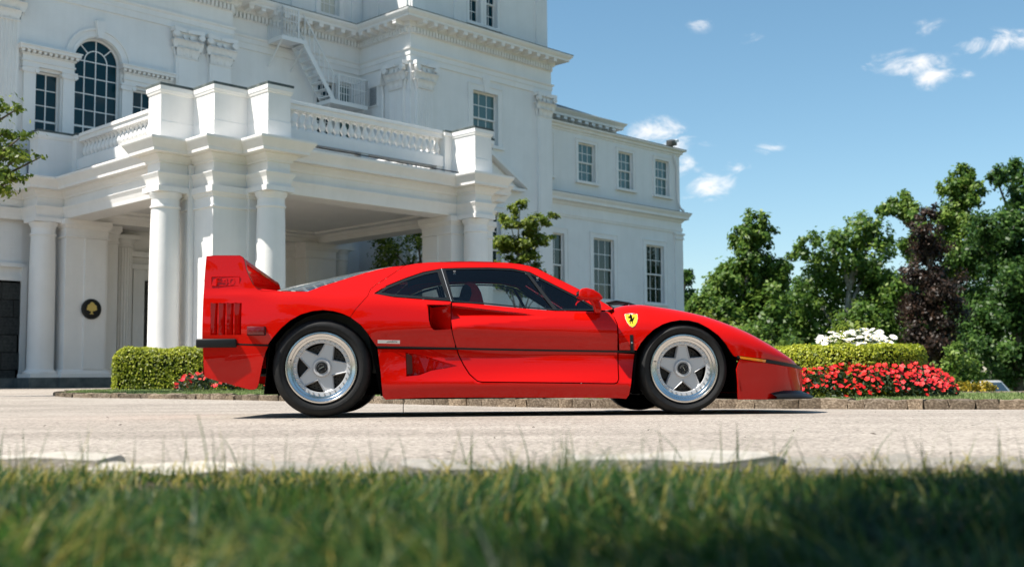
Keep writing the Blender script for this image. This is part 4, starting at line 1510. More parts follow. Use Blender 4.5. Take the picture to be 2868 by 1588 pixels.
PV = 7.58
p1 = platform(6.80, 7.64, PV, 8.34, 9.60)
railing([(6.82, 8.3), (6.82, PV + .02), (7.35, PV + .02)], 9.72, .80, p1, .085)
p2 = platform(8.45, 9.78, PV, 8.34, 8.10)
railing([(8.75, PV + .02), (9.76, PV + .02), (9.76, 8.3)], 8.22, .76, p2, .085)
st = empty('stair', fe)
a0, b0 = Vector((7.52, PV, 9.70)), Vector((8.60, PV, 8.16))
for dv, nm in ((.03, 'stringer'), (.55, 'stringer')):
    MB().bar(a0 + Vector((0, dv, 0)), b0 + Vector((0, dv, 0)), .03, .13).build(nm, M['iron_white'], st)
trd = MB().box(-.09, 0, -.012, .09, .5, .012).mesh('tread', M['iron_white'])
for k in range(8):
    q = a0 + (b0 - a0) * (k + .6) / 8.4
    link('tread', trd, st, (q.x, q.y + .04, q.z))
mb = MB()
for dv in (.03, .55):
    up = Vector((0, 0, .75))
    mb.bar(a0 + up + Vector((0, dv, 0)), b0 + up + Vector((0, dv, 0)), .03, .03)
    for k in range(7):
        q = a0 + (b0 - a0) * (k + .3) / 6.6 + Vector((0, dv, 0))
        mb.bar(q, q + up, .018)
mb.build('handrail', M['iron_white'], st)
for u, z in ((6.85, 9.6), (7.6, 9.6), (8.5, 8.1), (9.73, 8.1)):
    MB().bar((u, PV + .1, z), (u, 8.33, z - .62), .03).build('brace', M['iron_white'], fe)

# ------------------------------------------------------------------ plants
def leaves(name, blobs, n, size, seed, material, parent=None, tint=(0.5, 0.22), sub=0.30, subs=26, flat=0.35, shell=(0.45, 1.05), squash=1.0):
    """crown: leaf-sized faces gathered in clumps spread over a set of balls (x, y, z, radius)"""
    r = np.random.RandomState(seed)
    B = np.array(blobs, float)
    wgt = B[:, 3] ** 2
    cnt = np.maximum(1, (n * wgt / wgt.sum()).astype(int))
    P, T_, C_ = [], [], []
    for (x, y, z, rad), k in zip(B, cnt):
        ns = max(5, int(subs * (0.6 + 0.4 * r.rand())))
        d = r.normal(size=(ns, 3))
        d /= np.linalg.norm(d, axis=1)[:, None]
        sc = d * (rad * r.uniform(shell[0], shell[1], ns))[:, None]
        st = r.normal(0, 0.10, ns)
        idx = r.randint(0, ns, k)
        off = r.normal(size=(k, 3)) * sub * rad * 0.55
        p = (sc[idx] + off) * [1, 1, squash]
        P.append(p + [x, y, z])
        # tone differs at random from clump to clump and leaf to leaf
        T_.append(tint[0] + st[idx] + r.normal(0, tint[1], k))
        C_.append(p / rad)
    P, T_, C_ = np.concatenate(P), np.concatenate(T_), np.concatenate(C_)
    m = len(P)
    nrm = C_ * 0.9 + r.normal(size=(m, 3)) * 0.62 + [-0.15, -0.05, flat + 0.15]
    nrm /= np.linalg.norm(nrm, axis=1)[:, None]
    a = np.cross(nrm, r.normal(size=(m, 3)))
    a /= np.linalg.norm(a, axis=1)[:, None]
    b = np.cross(nrm, a)
    s = size * r.uniform(0.6, 1.3, m)[:, None]
    V = np.stack([P - a * s * 0.62, P - b * s * 0.36 + nrm * s * 0.08, P + a * s * 0.62, P + b * s * 0.36 + nrm * s * 0.08], 1).reshape(-1, 3)
    F_ = (np.arange(m) * 4)[:, None] + np.arange(4)
    return leaf_object(name, V, F_, np.repeat(T_, 4), material, parent)


def tree(name, label, cat, blobs, n, size, seed, material, base, trunk_r=0.2, bark='bark', group=None, limbs=9, tint=(0.5, 0.22), **kw):
    t = empty(name)
    tag(t, label, cat, group)
    t.location = base
    bx, by, bz = base
    rel = [(x - bx, y - by, z - bz, r) for x, y, z, r in blobs]
    leaves('crown', rel, n, size, seed, material, t, tint, **kw)
    rr = random.Random(seed)
    B = sorted(rel, key=lambda q: q[2])
    top = B[-1]
    mb = MB()
    cx, cy = top[0], top[1]
    hgt = top[2] - top[3] * 0.3
    pts = []
    for k in range(7):
        f = k / 6
        pts.append((cx * f ** 1.6 + rr.uniform(-1, 1) * trunk_r * .6 * (k > 0), cy * f ** 1.6 + rr.uniform(-1, 1) * trunk_r * .6 * (k > 0), hgt * f - 0.1 * (k == 0)))
    mb.tube(pts, trunk_r, 8, trunk_r * 0.15)
    mb.build('trunk', M[bark], t, 60)
    mb = MB()
    for k in range(limbs):
        q = B[int(k * len(B) / limbs) % len(B)]
        zf = max(0.25, min(0.85, q[2] / max(hgt, .1) - 0.18))
        i = min(5, int(zf * 6))
        a = Vector(pts[i])
        e = Vector((q[0], q[1], q[2]))
        mid = a.lerp(e, 0.5) + Vector((rr.uniform(-.1, .1), rr.uniform(-.1, .1), .12)) * (e - a).length * .6
        mb.tube([a, a.lerp(mid, .6), mid, mid.lerp(e, .6), e], trunk_r * 0.42, 6, trunk_r * 0.07)
    mb.build('limb', M[bark], t, 60)
    return t


T1 = [(10.46, 47.99, 6.62, 0.69), (9.92, 47.67, 6.19, 0.61), (10.86, 47.74, 6.27, 0.54), (10.24, 47.84, 5.21, 0.77), (9.6, 47.79, 4.59, 0.84), (11.22, 48.84, 4.6, 0.84), (11.4, 47.89, 4.97, 0.61), (9.1, 48.52, 3.72, 0.95), (10.21, 48.6, 3.57, 1.15), (11.23, 47.64, 3.65, 0.95), (8.48, 47.73, 2.83, 0.89), (9.51, 47.61, 2.28, 1.3), (10.76, 47.08, 2.25, 1.3), (8.08, 48.51, 3.19, 0.54)]
T2 = [(17.9, 51.2, 4.2, 1.1), (17.6, 51.0, 2.9, 1.3), (18.6, 51.5, 2.0, 1.4), (18.9, 52, 3.6, 1.1), (16.13, 51.85, 6.93, 0.91), (17.03, 51.8, 6.75, 0.75), (15.13, 51.35, 6.04, 1.03), (16.81, 52.05, 5.44, 1.25), (13.81, 51.35, 6.21, 0.66), (13.5, 52.44, 5.97, 0.47), (14.65, 52.7, 5.18, 1.16), (16.34, 52.81, 4.16, 1.58), (14.54, 52.48, 3.47, 1.41), (12.49, 50.98, 3.39, 1.08), (12.48, 51.73, 2.28, 1.25), (14.29, 51.72, 1.93, 1.5), (16.24, 51.07, 2.39, 1.5), (17.61, 52.53, 4.46, 1.0)]
T3 = [(15.9, 42.27, 6.39, 0.4), (15.45, 41.52, 5.51, 0.6), (16.04, 42.38, 4.8, 0.78), (15.25, 41.83, 4.07, 0.6), (15.87, 41.74, 3.59, 0.94), (15.19, 42.16, 2.95, 0.74), (16.13, 41.82, 2.52, 0.83), (15.57, 41.83, 1.72, 0.94), (16.29, 42.01, 1.19, 0.74), (15.32, 42.31, 1.13, 0.74), (16.08, 42.62, 0.32, 0.67)]
T4 = [(23.45, 57.73, 10.46, 0.67), (22.83, 57.63, 9.88, 0.59), (23.99, 57.74, 9.71, 0.74), (20.42, 58.26, 9.06, 0.78), (19.56, 58.06, 8.81, 0.44), (21.01, 57.86, 8.52, 0.7), (23.56, 57.72, 8.49, 1.15), (22.21, 57.17, 7.77, 0.85), (20.78, 57.39, 6.88, 0.93), (23.21, 57.02, 6.63, 1.3), (23.59, 58.61, 4.92, 1.58), (23.94, 59.18, 3.07, 1.58), (22.86, 57.58, 1.34, 1.3)]
T5 = [(24.71, 54.7, 10.27, 0.72), (23.6, 53.82, 9.76, 0.55), (24.82, 54.29, 9.04, 0.83), (23.44, 53.25, 7.58, 1.24), (24.75, 53.62, 7.1, 1.29), (23.13, 54.65, 6.54, 1.04), (24.04, 53.26, 5.51, 1.47), (23.55, 53.86, 3.67, 1.64), (25.54, 55.24, 3.21, 1.64), (22.72, 53.68, 2.11, 1.47), (23.96, 53.49, 1.07, 1.47), (25.14, 52.73, 5.11, 1.55), (26.5, 54, 8.2, 1.2), (27.3, 54.4, 6.0, 1.5), (27.5, 54, 3.2, 1.6)]
GT = 'trees beyond the drive'
tree('tree', 'green tree with a narrow tufted top just right of the mansion', 'tree', T1, 26000, .17, 1, M['leaf'], (9.9, 48, 0), .22, group=GT, bark='bark_pale')
tree('tree', 'broad round green tree behind the middle of the hedge', 'tree', T2, 30000, .18, 2, M['leaf'], (15.2, 52, -.6), .26, group=GT, bark='bark_pale')
tree('tree', 'dark purple leaved tree standing between the green trees', 'tree', T3, 19000, .11, 3, M['leaf_p'], (15.8, 42, -1.2), .16, group=GT, tint=(.34, .26), shell=(.3, 1.1))
tree('tree', 'tall green tree rising behind the purple tree', 'tree', T4, 34000, .19, 4, M['leaf'], (22.4, 58, -1.8), .30, group=GT, bark='bark_pale', tint=(.62, .22))
tree('tree', 'tall dense green tree at the right edge of the picture', 'tree', T5, 42000, .18, 5, M['leaf_d'], (24.3, 54, -1.8), .30, group=GT, tint=(.46, .24))
tree('tree', 'green tree peeking out behind the right end of the wing', 'tree', [(10.91, 69.65, 6.59, 0.45), (10.9, 70.21, 5.97, 0.58), (11.01, 70.03, 5.28, 0.49), (10.6, 69.82, 4.37, 0.8), (10.4, 70, 3.2, 1.0), (10.6, 70, 2.0, 1.0)], 5000, .2, 6, M['leaf_d'], (10.3, 70, 0), .2, group=GT)
GS = 'shrubs at the foot of the trees'
tree('shrub', 'small light green shrub right of the red flower bed', 'shrub', [(9.48, 23.89, 0.63, 0.29), (9.29, 24.01, 0.31, 0.28), (9.82, 24.15, 0.27, 0.30), (9.65, 24.16, 0.06, 0.32), (9.59, 24.11, 0.86, 0.14), (9.35, 24.0, 0.0, .3), (9.95, 24.1, 0.0, .3)], 3600, .075, 7, M['leaf'], (9.6, 24, -.4), .03, group=GS, limbs=5, tint=(.7, .2))
tree('shrub', 'dark green shrub behind the white daisies', 'shrub', [(8.19, 32.32, 0.74, 0.66), (9.07, 32.16, 0.68, 0.71), (9.87, 31.45, 0.62, 0.66), (9.0, 32, .2, .8), (10.6, 32, .5, .6)], 5000, .11, 8, M['leaf_d'], (9.1, 32, -.6), .05, group=GS, limbs=5)
tree('shrub', 'green shrub behind the sloping nose of the red car', 'shrub', [(7.19, 31.53, 0.94, 0.61), (6.72, 31.67, 1.15, 0.51), (6.9, 31.6, .4, .7), (7.6, 31.7, .4, .6)], 4000, .11, 9, M['leaf'], (7.0, 31.6, -.3), .05, group=GS, limbs=4)
tree('shrub', 'bright green shrub at the right corner of the mansion wing', 'shrub', [(5.79, 34.18, 1.81, 0.45), (5.41, 34.08, 1.44, 0.49), (6.27, 34.41, 1.56, 0.52), (6.72, 33.69, 1.26, 0.53), (6.0, 34, .8, .7)], 4600, .10, 10, M['leaf_y'], (6.0, 34, 0), .06, group=GS, limbs=5)
# woodland edge behind: reads as one dark mass
r = np.random.RandomState(77)
wd = [(x, 66 + r.uniform(-2, 2), z + r.uniform(-.4, .4) - .04 * (x - 8), r.uniform(1.5, 2.1)) for x in np.arange(12.5, 46, 1.9) for z in ((0.2, 2.2, 4.2) if x > 15 else (0.2, 1.8))]
o = leaves('woodland', wd, 26000, .30, 78, M['leaf_d'], None, (.35, .2))
tag(o, 'dark mass of far woodland behind the trees', 'woodland', kind='stuff')

# trees by the porch
def hw(u, v):
    c, s = math.cos(HA), math.sin(HA)
    return HO[0] + u * c - v * s, HO[1] + u * s + v * c


def hblobs(lst):
    return [(*hw(u, v), z, rr) for u, v, z, rr in lst]


x, y = hw(10.75, 2.35)
tree('tree', 'small layered green tree in front of the mansion wing', 'tree',
     hblobs([(10.77, 2.38, 4.75, 0.29), (10.54, 2.5, 4.35, 0.37), (10.94, 2.21, 4.2, 0.41), (11.29, 2.04, 4.45, 0.28), (11.49, 1.89, 4.55, 0.18), (10.42, 2.56, 3.8, 0.46), (10.88, 2.27, 3.6, 0.51), (11.23, 2.09, 3.95, 0.32), (10.54, 2.5, 3.2, 0.46), (11.06, 2.15, 2.95, 0.46), (10.77, 2.33, 2.6, 0.46), (10.36, 2.67, 2.7, 0.37), (11.29, 1.98, 2.6, 0.37)]),
     14000, .078, 21, M['leaf_y'], (x, y, .1), .07, group=None, tint=(.5, .26), subs=16, shell=(.3, 1.15), flat=.9, limbs=12, bark='bark_pale', squash=.6)
x, y = hw(9.5, 4.9)
tree('tree', 'leafy green tree seen through the porch opening', 'tree',
     hblobs([(9.5, 4.9, 3.4, .75), (9.3, 5.8, 3.2, .7), (9.4, 6.5, 2.9, .6), (9.6, 4.0, 3.2, .7), (9.5, 5.3, 2.4, .8), (9.4, 6.4, 2.0, .7), (9.6, 4.2, 2.2, .7), (9.6, 3.4, 2.9, .5), (9.5, 5.0, 4.2, .4), (9.3, 6.0, 3.9, .5)]),
     13000, .085, 22, M['leaf_y'], (x, y, .1), .09, tint=(.42, .26), shell=(.3, 1.1), flat=.6, limbs=10)

# branch reaching in at the left edge
LB = [(-6.9, 14.95, 3.97, 0.09), (-6.72, 15.0, 3.96, 0.07), (-6.86, 15.01, 3.63, 0.11), (-6.6, 14.92, 3.57, 0.08), (-6.87, 14.95, 3.33, 0.15), (-6.63, 14.93, 3.28, 0.12), (-6.89, 15.05, 3.08, 0.13), (-6.68, 14.94, 2.99, 0.10), (-6.91, 14.89, 2.84, 0.12), (-6.41, 15.05, 3.3, 0.055), (-7.26, 15.04, 3.5, 0.29), (-7.11, 14.76, 2.96, 0.25), (-7.47, 15.13, 4.02, 0.29), (-7.8, 15.2, 3.6, .25), (-8.0, 15.0, 4.3, .25)]
tree('tree', 'leafy branches of a tree entering at the left edge', 'tree', LB, 3400, .066, 23, M['leaf_y'], (-8.3, 15.2, .05), .10, limbs=17, tint=(.5, .26), subs=14, shell=(.2, 1.9), flat=.9, sub=1.1, squash=.38)

# trees behind the viewer: they shade the verge at the right and stand in the window reflections
tree('tree', 'big green shade tree on the verge beside the viewer', 'tree',
     [(-1.8, 0.35, 4.1, 0.45), (-1.25, 0.55, 4.2, 0.5), (-0.75, 0.75, 4.2, 0.45), (-1.55, 1.0, 4.3, 0.4), (-0.95, 1.25, 4.4, 0.35), (-0.45, 0.2, 4.4, 0.55), (-1.45, -0.1, 4.5, 0.6), (-2.15, -0.4, 4.6, 0.6), (-0.55, 1.0, 4.6, 0.4), (-2.45, -1.2, 5.0, 0.8), (-1.45, -1.6, 5.6, 1.0), (-0.45, -0.8, 5.2, 0.7)],
     20000, .12, 31, M['leaf'], (-2.4, -2.6, 0), .2, tint=(.5, .2))
GB = 'trees across the drive behind the viewer'
for k, (x, y, h) in enumerate([(-22, -24, 11), (-14, -27, 13), (-6, -25, 10), (3, -28, 13), (11, -25, 11), (19, -27, 12), (28, -23, 11), (36, -18, 12), (-31, -18, 11)]):
    rr = random.Random(k)
    bl = [(x + rr.uniform(-3, 3), y + rr.uniform(-2, 2), h * f + rr.uniform(-.8, .8), rr.uniform(1.7, 2.6) * (1.15 - .5 * f)) for f in (.15, .2, .3, .35, .45, .5, .6, .65, .75, .85, .95)]
    tree('tree', 'green tree standing across the drive, out of the picture behind the viewer', 'tree', bl, 5000, .42, 100 + k, M['leaf_d'], (x, y, 0), .3, group=GB, limbs=4)


# ---- clipped hedges
def hedge(name, label, inside, pts_fn, n, size, seed, core, tint=(.5, .25)):
    h = empty(name)
    tag(h, label, 'hedge')
    core(h)
    r = np.random.RandomState(seed)
    P, Nn = pts_fn(r, n)
    m = len(P)
    P = P + Nn * r.normal(0, size * .25, m)[:, None]
    nr = Nn * 1.2 + r.normal(size=(m, 3)) * .62 + [-.2, -.1, .4]
    nr /= np.linalg.norm(nr, axis=1)[:, None]
    a = np.cross(nr, r.normal(size=(m, 3)))
    a /= np.linalg.norm(a, axis=1)[:, None]
    b = np.cross(nr, a)
    s = size * r.uniform(.6, 1.25, m)[:, None]
    V = np.stack([P - a * s * .6, P - b * s * .38 + nr * s * .1, P + a * s * .6, P + b * s * .38 + nr * s * .1], 1).reshape(-1, 3)
    t = tint[0] + r.normal(0, tint[1], m) + .12 * np.sin(P[:, 0] * 7) * np.sin(P[:, 2] * 11 + P[:, 1] * 5)
    o = leaf_object('foliage', V, (np.arange(m) * 4)[:, None] + np.arange(4), np.repeat(t, 4), M['box'], h)
    return h


def superbox(cx, cy, z0, z1, hx, hy, rnd):
    """points and normals on a rounded box (no bottom)"""
    def fn(r, n):
        hz = (z1 - z0)
        A = np.array([2 * hx * 2 * hy, 2 * hx * hz, 2 * hx * hz, 2 * hy * hz, 2 * hy * hz])
        f = r.choice(5, n, p=A / A.sum())
        a, b = r.uniform(-1, 1, n), r.uniform(-1, 1, n)
        P = np.zeros((n, 3))
        P[:, 0] = np.select([f == 0, f == 1, f == 2, f == 3, f == 4], [a * hx, a * hx, a * hx, -hx + 0 * a, hx + 0 * a])
        P[:, 1] = np.select([f == 0, f == 1, f == 2, f == 3, f == 4], [b * hy, -hy + 0 * a, hy + 0 * a, a * hy, a * hy])
        P[:, 2] = np.where(f == 0, hz, (b * .5 + .5) * hz)
        lo = np.array([-hx + rnd, -hy + rnd, -5.0])
        hi = np.array([hx - rnd, hy - rnd, hz - rnd])
        c = np.clip(P, lo, hi)
        d = P - c
        L_ = np.linalg.norm(d, axis=1)[:, None] + 1e-9
        Nn = d / L_
        P = c + Nn * rnd
        P[:, 2] += .015 * np.sin(P[:, 0] * 6.0) + .01 * np.sin(P[:, 0] * 15 + P[:, 1] * 9)
        return P + [cx, cy, z0], Nn
    return fn


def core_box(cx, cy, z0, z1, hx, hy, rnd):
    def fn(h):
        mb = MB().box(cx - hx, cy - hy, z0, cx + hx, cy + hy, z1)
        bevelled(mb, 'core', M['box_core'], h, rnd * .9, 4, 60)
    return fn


hedge('hedge', 'clipped boxwood hedge at the left in front of the porch columns', None, superbox(-4.45, 18.6, .08, .78, 2.08, .5, .22), 30000, .034, 3, core_box(-4.45, 18.6, .07, .75, 2.04, .46, .2))


def drum(cx, cy, z0, z1, rad, rnd):
    def fn(r, n):
        hz = z1 - z0
        A = np.array([math.pi * rad ** 2, 2 * math.pi * rad * hz])
        f = r.choice(2, n, p=A / A.sum())
        th = r.uniform(0, 2 * math.pi, n)
        rr = np.where(f == 0, rad * np.sqrt(r.rand(n)), rad)
        zz = np.where(f == 0, hz, r.rand(n) * hz)
        rc, zc = np.minimum(rr, rad - rnd), np.minimum(zz, hz - rnd)
        dr, dz = rr - rc, zz - zc
        L_ = np.hypot(dr, dz) + 1e-9
        nr, nz = dr / L_, dz / L_
        R_, Z_ = rc + nr * rnd, zc + nz * rnd
        Z_ += .012 * np.sin(th * 9) + .008 * np.sin(th * 23)
        P = np.stack([cx + R_ * np.cos(th), cy + R_ * np.sin(th), z0 + Z_], 1)
        Nn = np.stack([nr * np.cos(th), nr * np.sin(th), nz], 1)
        return P, Nn
    return fn


BC = (3.60, 12.05)
hedge('hedge', 'round clipped boxwood hedge behind the red flowers on the right', None, drum(*BC, .05, .56, .80, .10), 27000, .026, 4,
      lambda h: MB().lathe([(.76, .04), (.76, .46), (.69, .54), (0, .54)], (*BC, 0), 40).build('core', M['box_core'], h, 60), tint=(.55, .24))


# ---- flower beds
def petal_mesh(name, material, npet, rad, cup, wid):
    mb = MB()
    for k in range(npet):
        a = 2 * math.pi * k / npet
        ca, sa = math.cos(a), math.sin(a)
        q = [(0, 0, 0), (.45, -wid, cup * .3), (.9, -wid * .8, cup), (1.0, 0, cup * .9), (.9, wid * .8, cup), (.45, wid, cup * .3)]
        mb.add([((x * ca - y * sa) * rad, (x * sa + y * ca) * rad, z * rad) for x, y, z in q], [(0, 1, 2, 3), (0, 3, 4, 5)])
    return mb.mesh(name, material)


BLOOM = [petal_mesh('bloom', M[k], 5, .030, c, .42) for k, c in (('bloom1', .25), ('bloom2', .1), ('bloom3', .3), ('bloom1', -.1), ('bloom2', .35))]


def flower_bed(label, top, region, n_leaf, n_bloom, seed, size=1.0, n_far=0):
    """top(x,y) -> height of the leaf canopy or None outside; region = (x0,x1,y0,y1)"""
    bd = empty('flower_bed')
    tag(bd, label, 'flower bed', 'red flower beds')
    r = np.random.RandomState(seed)
    P = []
    while len(P) < n_leaf:
        x, y = r.uniform(region[0], region[1]), r.uniform(region[2], region[3])
        t = top(x, y)
        if t is None:
            continue
        z0 = lawn_z(y)
        P.append((x, y, z0 + (t - z0) * r.rand() ** .45))
    P = np.array(P)
    m = len(P)
    nr = r.normal(size=(m, 3)) * .6 + [0, -.3, .6]
    nr /= np.linalg.norm(nr, axis=1)[:, None]
    a = np.cross(nr, r.normal(size=(m, 3)))
    a /= np.linalg.norm(a, axis=1)[:, None]
    b = np.cross(nr, a)
    s = .055 * size * r.uniform(.6, 1.2, m)[:, None]
    V = np.stack([P - a * s * .7, P - b * s * .26, P + a * s * .7, P + b * s * .26], 1).reshape(-1, 3)
    o = leaf_object('foliage', V, (np.arange(m) * 4)[:, None] + np.arange(4), np.repeat(np.clip(r.normal(.42, .25, m), 0, 1), 4), M['impatiens'], bd)
    o['kind'] = 'stuff'
    k = 0
    rr = random.Random(seed)
    pts = []
    tries = 0
    cand = []
    while len(cand) < n_bloom + n_far and tries < 60000:
        tries += 1
        x, y = rr.uniform(region[0], region[1]), region[2] + (region[3] - region[2]) * rr.random() ** 1.5
        t = top(x, y)
        if t is None:
            continue
        # blooms sit on the canopy; towards the rim also on its side
        z0 = lawn_z(y)
        z = z0 + (t - z0) * rr.uniform(.80, 1.08)
        if any((x - p[0]) ** 2 + (y - p[1]) ** 2 + (z - p[2]) ** 2 < (.034 * size) ** 2 for p in cand):
            continue
        cand.append((x, y, z))
    cand.sort(key=lambda p: p[1])
    far = MB()
    for k, (x, y, z) in enumerate(cand):
        sc = rr.uniform(.65, 1.25) * size
        rot = (rr.uniform(.2, 1.15), rr.uniform(-.6, .6), rr.uniform(-.9, .9))
        if k < n_bloom:
            link('bloom', rr.choice(BLOOM), bd, (x, y, z + .01), rot, (sc, sc, sc))
        else:
            mw = Matrix.LocRotScale(Vector((x, y, z + .01)), __import__('mathutils').Euler(rot), Vector((sc, sc, sc)))
            bmsh = rr.choice(BLOOM)
            far.add([mw @ v.co for v in bmsh.vertices], [tuple(p.vertices) for p in bmsh.polygons])
    if far.v:
        far.build('far_bloom', M['bloom1'], bd)['kind'] = 'stuff'
    return bd


def top_round(x, y):
    d = math.hypot(x - BC[0], y - BC[1])
    if d > 1.10 or d < .74:
        return None
    e = (1.10 - d) / .36
    return .06 + .27 * min(1.0, e * 1.6) ** .55 + .03 * math.sin(x * 9) * math.sin(y * 7)


flower_bed('round bed of red flowers with dark leaves on the right lawn', top_round, (2.4, 4.75, 10.9, 12.8), 5200, 298, 5, .86, 420)


def top_left(x, y):
    e = min(x + 5.0, -2.5 - x, (y - 16.5), 17.5 - y)
    if e < 0:
        return None
    return lawn_z(y) + .05 + .20 * min(1.0, e / .14) ** .6 + .03 * math.sin(x * 8)


flower_bed('bed of red flowers half hidden behind the car tail', top_left, (-5.0, -2.5, 16.45, 17.5), 3000, 270, 6, 1.2)

# white daisies standing inside the round hedge
da = empty('daisies')
tag(da, 'cluster of white daisies rising above the round hedge', 'daisies')
DM = MB()
for k in range(13):
    a = 2 * math.pi * k / 13
    ca, sa = math.cos(a), math.sin(a)
    q = [(.12, -.10, 0), (.6, -.16, .05), (1, -.06, -.02), (1, .06, -.02), (.6, .16, .05), (.12, .10, 0)]
    DM.add([((x * ca - y * sa) * .040, (x * sa + y * ca) * .040, z * .040) for x, y, z in q], [(0, 1, 4, 5), (1, 2, 3, 4)])
DM.cur = 1
DM.lathe([(.009, 0), (.008, .005), (0, .007)], seg=8)
DM = DM.mesh('bloom', [M['daisy'], M['yellow']])
sm = MB()
rr = random.Random(9)
for k in range(190):
    t, a = rr.random() ** .5, rr.uniform(0, 2 * math.pi)
    x, y = BC[0] + .08 + .40 * t * math.cos(a), BC[1] + .36 * t * math.sin(a)
    z = .745 - .10 * t ** 2 + rr.uniform(-.11, .02)
    x += .10 * (x - BC[0])
    link('bloom', DM, da, (x, y, z), (rr.uniform(.0, .75), rr.uniform(-.4, .4), rr.uniform(-.5, .5)))
    sm.tube([(BC[0] + .6 * (x - BC[0]), BC[1] + .6 * (y - BC[1]), .5), (BC[0] + .85 * (x - BC[0]), BC[1] + .85 * (y - BC[1]), .5 + (z - .5) * .6), (x, y, z)], .0035, 4)
sm.build('stem', M['stem'], da)['kind'] = 'stuff'
leaves('foliage', [(BC[0] + .08, BC[1], .54, .34)], 1500, .05, 55, M['leaf_y'], da, (.5, .2))

# low yellow planting across the drive
o = leaves('yellow_shrub', [(7.75, 20.0, .0, .14), (7.95, 20.0, .02, .14), (8.15, 20.0, .02, .14), (8.35, 20.0, 0, .14), (8.5, 20, -.02, .12)], 2200, .04, 61, M['yellow_leaf'], None, (.45, .3))
tag(o, 'low yellow shrub at the far edge of the lawn', 'shrub')

# ------------------------------------------------------------------ the red sports car: local x forward, y to its left (away from the viewer), z up
car = empty('sports_car', None, (-1.3415, 8.3917, -.010), R(4.2), R(-.75))
tag(car, 'low red sports car with tall rear wing parked side on', 'car')
ZC = -.006


def Z(pts):
    return [(x, z + ZC) for x, z in pts]


def hermite(xs, ys, x):
    """smooth interpolation, ys may be (n,) or (n,N)"""
    xs = np.asarray(xs, float)
    ys = np.asarray(ys, float)
    x = np.asarray(x, float)
    dl = np.diff(ys, axis=0) / (np.diff(xs)[:, None] if ys.ndim == 2 else np.diff(xs))
    m = np.zeros_like(ys)
    m[1:-1] = np.where(dl[1:] * dl[:-1] > 0, 2 * dl[1:] * dl[:-1] / (dl[1:] + dl[:-1] + 1e-12 * np.sign(dl[1:] + dl[:-1] + 1e-30)), 0)
    m[0], m[-1] = dl[0], dl[-1]
    i = np.clip(np.searchsorted(xs, x) - 1, 0, len(xs) - 2)
    h = xs[i + 1] - xs[i]
    t = np.clip((x - xs[i]) / h, 0, 1)
    if ys.ndim == 2:
        k = np.arange(ys.shape[1])
        y0, y1, m0, m1 = ys[i, k], ys[i + 1, k], m[i, k], m[i + 1, k]
    else:
        y0, y1, m0, m1 = ys[i], ys[i + 1], m[i], m[i + 1]
    return (2 * t ** 3 - 3 * t ** 2 + 1) * y0 + (t ** 3 - 2 * t ** 2 + t) * h * m0 + (-2 * t ** 3 + 3 * t ** 2) * y1 + (t ** 3 - t ** 2) * h * m1


# half width of the body at stations along its length, by height
STA = [
    (-.82, [(.15, .895), (.30, .910), (.49, .922), (.60, .928), (.80, .915), (.87, .902), (1.1, .885)]),
    (-.45, [(.15, .930), (.30, .944), (.49, .957), (.60, .960), (.80, .935), (.87, .912), (1.1, .888)]),
    (-.20, [(.10, .93), (.49, .978), (.62, .974), (.75, .955), (.82, .928), (.855, .895), (1.08, .64)]),
    (.10, [(.10, .94), (.47, .985), (.60, .981), (.73, .958), (.80, .928), (.84, .888), (1.08, .62)]),
    (.45, [(.10, .930), (.225, .952), (.245, .948), (.40, .940), (.46, .940), (.52, .950), (.60, .960), (.73, .938), (.79, .908), (.83, .868), (1.08, .60)]),
    (.90, [(.10, .918), (.225, .946), (.245, .936), (.30, .916), (.36, .903), (.40, .899), (.455, .901), (.50, .912), (.55, .927), (.61, .935), (.70, .915), (.755, .882), (.79, .845), (1.08, .585)]),
    (1.45, [(.10, .912), (.222, .940), (.240, .930), (.30, .900), (.36, .883), (.40, .879), (.44, .882), (.49, .893), (.54, .908), (.59, .914), (.65, .900), (.705, .868), (.74, .828), (1.08, .565)]),
    (1.98, [(.10, .915), (.215, .942), (.235, .934), (.30, .908), (.35, .895), (.39, .891), (.425, .893), (.47, .902), (.52, .915), (.57, .921), (.64, .906), (.695, .872), (.73, .834), (1.08, .56)]),
]


def side(x, z):
    x, z = np.atleast_1d(np.asarray(x, float)), np.atleast_1d(np.asarray(z, float))
    S = np.array([hermite([p[0] for p in pr], [p[1] for p in pr], z) for _, pr in STA])
    s = hermite([q[0] for q in STA], S, np.clip(x, STA[0][0], STA[-1][0]))
    # scoop pressed into the door ahead of the intake: deep at the rear, sharp upper lip
    zt = np.interp(x, [.70, .866, 1.561], [.752, .748, .672])
    zb = np.interp(x, [.70, .869, 1.12, 1.365, 1.561], [.585, .590, .621, .645, .671])
    dp = np.clip((1.561 - x) / (1.561 - .70), 0, 1) ** 1.15 * .085
    f = np.clip((z - zb) / np.maximum(zt - zb, 1e-4), 0, 1)
    lip = np.clip((zt - z) / .006, 0, 1)
    s = s - np.where((z > zb) & (z < zt) & (x < 1.561) & (x > .80), dp * np.sin(f * math.pi / 2) ** 1.3 * lip, 0)
    return s


CRX, CRZ = zip(*Z([(1.93, .715), (1.992, .738), (2.051, .757), (2.117, .765), (2.184, .767), (2.234, .762), (2.3, .752), (2.409, .735), (2.5, .718), (2.609, .693), (2.701, .666), (2.826, .620), (2.934, .576), (3.04, .524), (3.135, .474), (3.232, .420), (3.312, .376), (3.365, .346), (3.42, .329), (3.51, .318)]))
PLX, PLY = zip(*[(1.9, .926), (2.1, .934), (2.45, .948), (2.75, .944), (2.95, .918), (3.1, .868), (3.2, .812), (3.3, .72), (3.38, .59), (3.435, .45), (3.465, .33), (3.487, .19), (3.497, 0.0)])


def crest(x):
    return hermite(CRX, CRZ, x)


